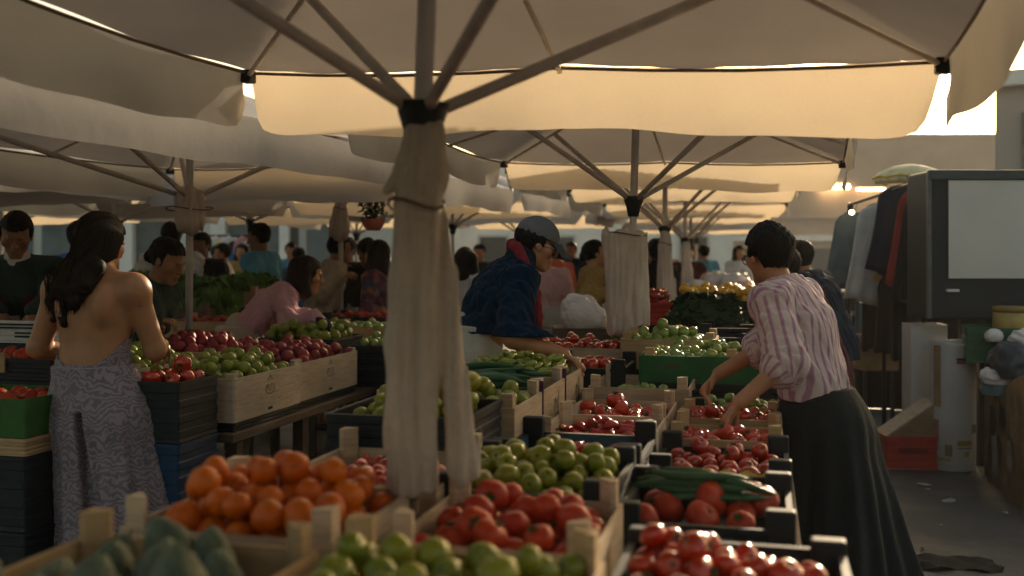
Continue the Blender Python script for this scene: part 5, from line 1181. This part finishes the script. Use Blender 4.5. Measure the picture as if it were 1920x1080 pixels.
# far garments on the left
g_ = ('g_white', 'g_pink', 'g_green', 'g_white', 'g_yellow', 'g_denim', 'g_white', 'g_black', 'blue_cloth', 'g_pink', 'g_white', 'g_red')
nm = ("white", "pink", "green", "pale", "yellow", "denim", "off-white", "black", "bright blue", "rose", "cream", "red")
pos = ("leftmost of the far row", "in the far row beside the white one", "in the far row behind the black t-shirt", "between the green and yellow far garments", "in the middle of the far row", "in the far row right of the yellow one", "in the far row left of the black one", "in the far row near the blue shirt man", "low in the far row", "in the far row past the blue one", "in the far row by the blue shirt man", "rightmost of the far row")
ra, rb = at(385, 442, 16.0), at(475, 442, 15.0)
for i in range(12):
    q = ra.lerp(rb, i / 11); garment(f"small {nm[i]} garment hanging {pos[i]}", q - UP * .08 * (i % 3), R(random.uniform(-40, 40)), .34, random.uniform(.6, .95), M[g_[i]], 60 + i, hanger=False)
rk = thing("clothes_rail", "far clothes rail of small bright garments near the arcade", "clothes rail", (0, 0, 0)); tube_obj("top_bar", [ra, rb], .02, M['iron'], rk)
for q in (ra, rb): tube_obj("upright", [Vector((q.x, q.y, 0)), q], .02, M['iron'], rk)

# ---------------------------------------------------------------- hanging plant
hp = thing("hanging_plant", "potted plant hanging in front of the left row parasol", "plant", at(700, 425, 7.9)); bm = bmesh.new()
loft(bm, [[Vector((r0 * math.cos(q), r0 * math.sin(q), z)) for q in [2 * math.pi * j / 18 for j in range(18)]] for r0, z in ((.05, -.03), (.075, .0), (.095, .05), (.09, .06), (.06, .055))]); bm_obj("pot", bm, plain("terracotta", (.35, .10, .06), .7), hp, smooth=True)
bm = bmesh.new(); rr = random.Random(3)
for i in range(150):
    a = rr.uniform(0, 6.28); r0 = rr.uniform(.02, .12); z = .06 + rr.uniform(0, .17); p = Vector((r0 * math.cos(a), r0 * math.sin(a), z)); e = Euler((rr.uniform(-1.2, 1.2), rr.uniform(-1.2, 1.2), a)).to_matrix(); s_ = rr.uniform(.016, .032)
    bm.faces.new([bm.verts.new(p + e @ Vector(v) * s_) for v in ((-1, 0, 0), (0, -.5, .1), (1.1, 0, -.2), (0, .5, .1))])
for i in range(14):
    a = rr.uniform(0, 6.28); tube(bm, [(0, 0, .05), (.06 * math.cos(a), .06 * math.sin(a), .13), (.11 * math.cos(a), .11 * math.sin(a), .16 + rr.uniform(0, .08))], .004, 4)
bm_obj("foliage", bm, M['leaf_dark'], hp)
for q in (0, 2.1, 4.2): tube_obj("cord", [(.09 * math.cos(q), .09 * math.sin(q), .05), (0, 0, .42)], .003, M['iron'], hp, 4)

# ---------------------------------------------------------------- right-hand side: cabinet, boxes, ground litter
cx0, cx1 = at(1742, 0, 7.25).x, at(2150, 0, 7.25).x; cz0, cz1 = at(0, 600, 7.25).z, at(0, 320, 7.25).z
cb = thing("display_cabinet", "big dark cabinet with a pale sheet on its front", "cabinet", ((cx0 + cx1) / 2, 7.25, 0)); w_ = cx1 - cx0
box_obj("cabinet_body", (0, .21, (cz0 + cz1) / 2), (w_, .4, cz1 - cz0), plain("cabinet_paint", (.010, .016, .019), .6, .3, 3, .05), cb, .02)
sx0, sx1 = at(1780, 0, 7.23).x, at(2100, 0, 7.23).x; szt, szb = at(0, 338, 7.23).z, at(0, 522, 7.23).z
box_obj("pale_sheet", ((sx0 + sx1) / 2 - (cx0 + cx1) / 2, -.006, (szt + szb) / 2), (sx1 - sx0, .008, szt - szb), plain("sheet_grey", (.50, .47, .42), .6, .08, 2, .1, 20), cb)
box_obj("top_rim", (0, .0, cz1 - .03), (w_ + .02, .05, .07), plain("cabinet_rim", (.03, .05, .055), .4), cb, .008)
box_obj("corner_trim", (-w_ / 2, -.0, (cz0 + cz1) / 2), (.03, .03, cz1 - cz0 - .02), plain("cabinet_trim", (.09, .09, .08), .35), cb, .006)
box_obj("door_handle", (-w_ / 2 + .16, -.02, at(0, 545, 7.2).z), (.09, .03, .02), M['pole'], cb, .006)
for x in (-w_ / 2 + .40, w_ / 2 - .06):
    for y in (.06, .36): box_obj("leg", (x, y, cz0 / 2), (.05, .05, cz0), M['iron'], cb)
# paper drum
dr = thing("cardboard_drum", "tall white cardboard drum with small printed labels", "drum", ground(1786, 7.2)); n = 28; rad = .152; hh = .905; bm = bmesh.new(); rings = []
for r0, z in ((rad - .01, 0), (rad, .01), (rad + .002, hh * .4), (rad, hh - .02), (rad + .003, hh), (rad - .006, hh), (rad - .008, hh - .12), (rad - .01, .02)): rings.append([Vector((r0 * math.cos(2 * math.pi * j / n), r0 * math.sin(2 * math.pi * j / n), z + (.012 * math.sin(4 * math.pi * j / n + 1) if z > .8 else 0))) for j in range(n)])
loft(bm, rings); bm_obj("drum_body", bm, plain("drum_paper", (.42, .40, .38), .7, .12, 5, .15, 40), dr, smooth=True)
def patch(nm_, a0, a1, z0, z1, mat):
    bm = bmesh.new(); k = 6; v = [[bm.verts.new(((rad + .005) * math.sin(R(a0 + (a1 - a0) * i / k)), -(rad + .005) * math.cos(R(a0 + (a1 - a0) * i / k)), z)) for z in (z0, z1)] for i in range(k + 1)]
    for p, q in zip(v, v[1:]): bm.faces.new((p[0], q[0], q[1], p[1]))
    bm_obj(nm_, bm, mat, dr)
lr = plain("label_red", (.25, .06, .07), .7, .1); ly = plain("label_ochre", (.25, .17, .05), .7, .3)
patch("black_label", -14, 10, .78, .795, M['ink']); patch("red_label", -14, 10, .755, .778, lr); patch("grey_label", 28, 70, .27, .33, plain("label_grey", (.13, .15, .16), .7, .2)); patch("ochre_label", -12, 28, .185, .22, ly); patch("round_label", -42, -24, .11, .19, plain("label_olive", (.13, .13, .06), .7, .4)); patch("ochre_mark", -65, -28, .075, .095, ly); patch("ochre_mark", 5, 20, .11, .145, ly)
patch("printed_line", -12, 28, .165, .172, M['ink_faint']); patch("torn_patch", -75, -52, .45, .88, M['cardboard']); patch("red_stain", -85, -58, .15, .36, plain("stain_red", (.3, .14, .12), .8))
# white carton behind, red crate with slanted flap, boxes
def opencarton(name, label, cat, loc, rz, w, l, h, mat, inner=None, flaps=True):
    o = thing(name, label, cat, loc, rz); bm = tray(w, l, h, .006, 0, .003, h - .02); bm_obj("box_body", bm, mat, o)
    if flaps:
        bm = bmesh.new(); box(bm, (0, -l / 2 - .04, h + .015), (w * .9, .10, .006), Matrix.Rotation(.5, 4, 'X')); bm_obj("flap", bm, M['cardboard'], o)
    return o
opencarton("tall_carton", "tall white carton standing behind the white drum", "box", ground(1733, 7.6) , R(-8), .26, .27, 1.0, plain("white_carton", (.42, .40, .38), .75, .12, 5), flaps=False)
opencarton("tall_carton", "narrow pale carton squeezed beside the tall white carton", "box", ground(1717, 8.05), R(-8), .07, .24, .93, plain("white_carton", (.42, .40, .38), .75), flaps=False)
rc = crate('plastic', "red plastic crate on the ground holding a slanted cardboard box", ground(1697, 7.30), R(-3), .37, .32, .235, depth=.2, mat=plain("crate_red", (.34, .03, .02), .5, .2), posth=0)
bm = bmesh.new(); box(bm, (0, -.168, .14), (.2, .012, .035), None, .004); bm_obj("grip_slot", bm, plain("crate_red_dark", (.15, .015, .01), .6), rc)
sb = thing("cardboard_box", "slanted cardboard box with a pale flap inside the red crate", "box", ground(1697, 7.30) + UP * .04, R(-3)); bm = bmesh.new()
pr = [(-.17, .18), (.17, .42), (.17, .04), (-.17, .04)]; loft(bm, [[Vector((x, y, z)) for x, z in pr] for y in (-.13, .13)]); bm_obj("box_body", bm, M['cardboard'], sb)
bm = bmesh.new(); an = math.atan2(.24, .34); box(bm, (-.004, 0, .306), (.44, .25, .010), Matrix.Rotation(-an, 4, 'Y')); bm_obj("flap", bm, M['carton'], sb)
# big worn cardboard bin at the right edge, its long side towards the lane
bn = thing("cardboard_bin", "large worn cardboard bin with a torn V notch and pasted papers", "bin", (0, 0, 0)); A_ = ground(1846, 7.0); B_ = ground(1930, 5.75)
dx = (B_ - A_); ln = dx.length; ux = dx.normalized(); nx = Vector((-ux.y, ux.x, 0)); nx = nx if nx.x > 0 else -nx
bn.location = A_; bn.rotation_euler = (0, 0, math.atan2(ux.y, ux.x)); sgn = 1 if Matrix.Rotation(bn.rotation_euler.z, 3, 'Z').col[1].dot(nx) > 0 else -1
prof = [(0, .90), (.12, .84), (.30, .70), (.46, .60), (.52, .585), (.60, .64), (.80, .73), (1.05, .80), (ln, .82)]
bm = bmesh.new(); vs = [[bm.verts.new((x, y * sgn, z)) for (y, z) in ((0, 0), (0, zt_))] for x, zt_ in prof]
for p, q in zip(vs, vs[1:]): bm.faces.new((p[0], q[0], q[1], p[1]))
bmesh.ops.solidify(bm, geom=bm.faces[:], thickness=.012); cbm = plain("worn_cardboard", (.25, .18, .105), .9, .5, 5, .4, 25)
bm_obj("side_panel", bm, cbm, bn)
for nm_, c_, s_ in (("end_panel", (0.01, .5 * sgn, .43), (.012, .96, .86)), ("end_panel", (ln - .006, .5 * sgn, .4), (.012, .96, .8)), ("back_panel", (ln / 2, 1.0 * sgn, .43), (ln, .012, .86)), ("base", (ln / 2, .5 * sgn, .02), (ln - .04, .94, .03))): box_obj(nm_, c_, s_, cbm, bn)
pp = plain("pasted_paper", (.36, .34, .31), .8, .25, 8); q = random.Random(9)
for x, z, w2, h2, rt in ((.30, .42, .10, .22, .2), (.42, .22, .16, .26, -.1), (.62, .50, .12, .16, .1), (.24, .20, .10, .20, .3), (.86, .30, .14, .18, -.2)):
    bm = bmesh.new(); v = [bm.verts.new((w2 * (a + q.uniform(-.14, .14)), 0, h2 * (b + q.uniform(-.14, .14)))) for a, b in ((-.5, -.5), (0, -.55), (.5, -.45), (.55, .1), (.4, .5), (-.1, .45), (-.5, .5), (-.45, 0))]; bm.faces.new(v); bmesh.ops.solidify(bm, geom=bm.faces[:], thickness=.001)
    o = bm_obj("pasted_paper", bm, pp if q.random() > .4 else M['bag_dark'], bn); o.location = (x, -.016 * sgn, z); o.rotation_euler = (0, rt, 0)
# things standing in and behind the bin
stall_px("dark side table behind the cardboard bin", 1945, 7.2, .75, .5, .80)
r = crate_px('plastic', "green plastic crate on the dark side table", 1875, 612, 7.0, .46, .36, .24, rz=R(-20), mat=plain("crate_green", (.02, .075, .035), .5, .25), posth=0)
jr = thing("yellow_jar", "squat jar of yellow filling in the green crate", "jar", at(1893, 622, 6.95)); bm = bmesh.new(); loft(bm, [[Vector((r0 * math.cos(2 * math.pi * j / 20), r0 * math.sin(2 * math.pi * j / 20), z)) for j in range(20)] for r0, z in ((.10, 0), (.108, .02), (.108, .13), (.10, .145))]); bm_obj("jar_body", bm, plain("jar_yellow", (.34, .24, .07), .35, .3, 9), jr, smooth=True)
bm = bmesh.new(); loft(bm, [[Vector((r0 * math.cos(2 * math.pi * j / 20), r0 * math.sin(2 * math.pi * j / 20), z)) for j in range(20)] for r0, z in ((.112, .135), (.112, .17), (.105, .175))]); bm_obj("lid", bm, plain("jar_lid", (.2, .13, .04), .5), jr, smooth=True)
for i, (px, py, d, r0, m) in enumerate(((1866, 632, 6.8, .05, 'bag_white'), (1905, 680, 6.5, .16, 'bag_dark'), (1880, 720, 6.6, .12, 'bag_teal'), (1868, 705, 6.55, .085, 'bag_white'), (1918, 740, 6.4, .12, 'bag_dark'), (1925, 640, 6.6, .09, 'bag_white'))):
    blob("plastic_bag", ("small crumpled white bag under the yellow jar", "large dark shiny bag spilling over the bin", "teal bag down in the bin notch", "white striped bag beside the teal bag", "dark bag sunk low in the cardboard bin", "white bag at the picture edge above the dark bag")[i], "bag", at(px, py, d) - UP * r0 * .6, r0, M[m], 80 + i)
bx = thing("brown_box", "brown box on thin legs below the dark coats", "box", ground(1640, 9.0)); box_obj("box_body", (0, 0, .66), (.32, .3, .31), M['cardboard'], bx, .008)
for sx in (-.12, .12):
    for sy in (-.1, .1): box_obj("leg", (sx, sy, .25), (.03, .03, .505), M['iron'], bx)
# dark skirted stall added behind the rail to block and shade the sunlit ground
sk = thing("added_skirted_stall", "added long low stall with a dark cloth skirt, shading the ground behind the clothes rail", "stall", (0, 0, 0)); A_, B_ = ground(1600, 10.2), ground(2080, 9.2); dv = B_ - A_; ln = dv.length; sk.location = A_; sk.rotation_euler = (0, 0, math.atan2(dv.y, dv.x))
box_obj("tabletop", (ln / 2, .4, .93), (ln, .9, .04), M['wood_dark'], sk, .005)
bm = bmesh.new(); rows = []
for i in range(161):
    x = ln * i / 160; y = -.05 + .022 * math.sin(x * 24) + .012 * math.sin(x * 57 + 1); rows.append([bm.verts.new((x, y * (.3 + .7 * t) - .02, .945 * (1 - t) + .004 * t)) for t in (0, .1, .4, .7, 1)])
for p, q in zip(rows, rows[1:]):
    for j in range(4): bm.faces.new((p[j], p[j + 1], q[j + 1], q[j]))
bmesh.ops.solidify(bm, geom=bm.faces[:], thickness=.004); bm_obj("cloth_skirt", bm, cloth("skirt_dark", (.02, .016, .014)), sk, smooth=True)
for i in range(7):
    blob("bag", ("dark bag at the rail end of the skirted stall", "dark bag on the skirted stall behind the brown coats", "brown bundle on the skirted stall beside the black coat", "dark bundle on the skirted stall under the cabinet", "dark bag on the skirted stall behind the white drum", "dark bag on the skirted stall behind the green crate", "dark bag on the skirted stall past the yellow jar")[i], "bag", A_ + dv * (.06 + .14 * i) + Vector((0, .35, .95)), .2 + .03 * (i % 3), M['bag_dark'] if i != 2 else M['g_brown'], 120 + i)
# litter
rr = random.Random(21); lit = plain("litter_paper", (.30, .29, .27), .8, .3)
for i in range(34):
    px, d = rr.uniform(1560, 1900), rr.uniform(4.4, 8.5); bm = bmesh.new(); s_ = rr.choice((.02, .03, .03, .05, .07)); vs = [bm.verts.new((s_ * math.cos(a) * rr.uniform(.5, 1.2), s_ * .6 * math.sin(a) * rr.uniform(.5, 1.2), rr.uniform(0, .012))) for a in [q * 6.283 / 7 for q in range(7)]]; bm.faces.new(vs); bmesh.ops.solidify(bm, geom=bm.faces[:], thickness=.001)
    o = bm_obj("paper_scrap", bm, lit if rr.random() > .35 else M['leaf_dark']); o.location = ground(px, d) + UP * .004; o.rotation_euler = (0, 0, rr.uniform(0, 6)); tag(o, "small trodden scrap on the wet ground beside the drum", "scrap", "scraps trodden into the lane")
bm = bmesh.new(); g = []
for i in range(15):
    row = []
    for j in range(7): row.append(bm.verts.new((.5 * (i / 14 - .5) + .02 * math.sin(j * 1.7), .22 * (j / 6 - .5) + .02 * math.sin(i * .9), .012 + .010 * math.sin(i * 1.3 + j) + .006 * math.sin(3.1 * j + i * .4))))
    g.append(row)
for i in range(14):
    for j in range(6): bm.faces.new((g[i][j], g[i + 1][j], g[i + 1][j + 1], g[i][j + 1]))
bmesh.ops.solidify(bm, geom=bm.faces[:], thickness=.002); o = bm_obj("plastic_sheet", bm, plain("sheet_black", (.02, .022, .024), .7, .3), smooth=True); o.location = ground(1765, 4.95); o.rotation_euler = (0, 0, -.1); tag(o, "crumpled black plastic sheet lying by the black apron hem", "plastic sheet")

# ---------------------------------------------------------------- hazy evening air
hm = bpy.data.materials.new("haze"); hm.use_nodes = True; hn = hm.node_tree; hn.nodes.remove(hn.nodes["Principled BSDF"])
pv = hn.nodes.new("ShaderNodeVolumePrincipled"); pv.inputs['Color'].default_value = (.95, .93, .9, 1); pv.inputs['Density'].default_value = .0017; pv.inputs['Anisotropy'].default_value = .1
hn.links.new(pv.outputs[0], hn.nodes["Material Output"].inputs['Volume'])
o = box_obj("haze", (0, 34, 5.0), (150, 80, 12), hm); tag(o, kind="stuff")
S.cycles.volume_bounces = 0; S.cycles.volume_step_rate = 1.0
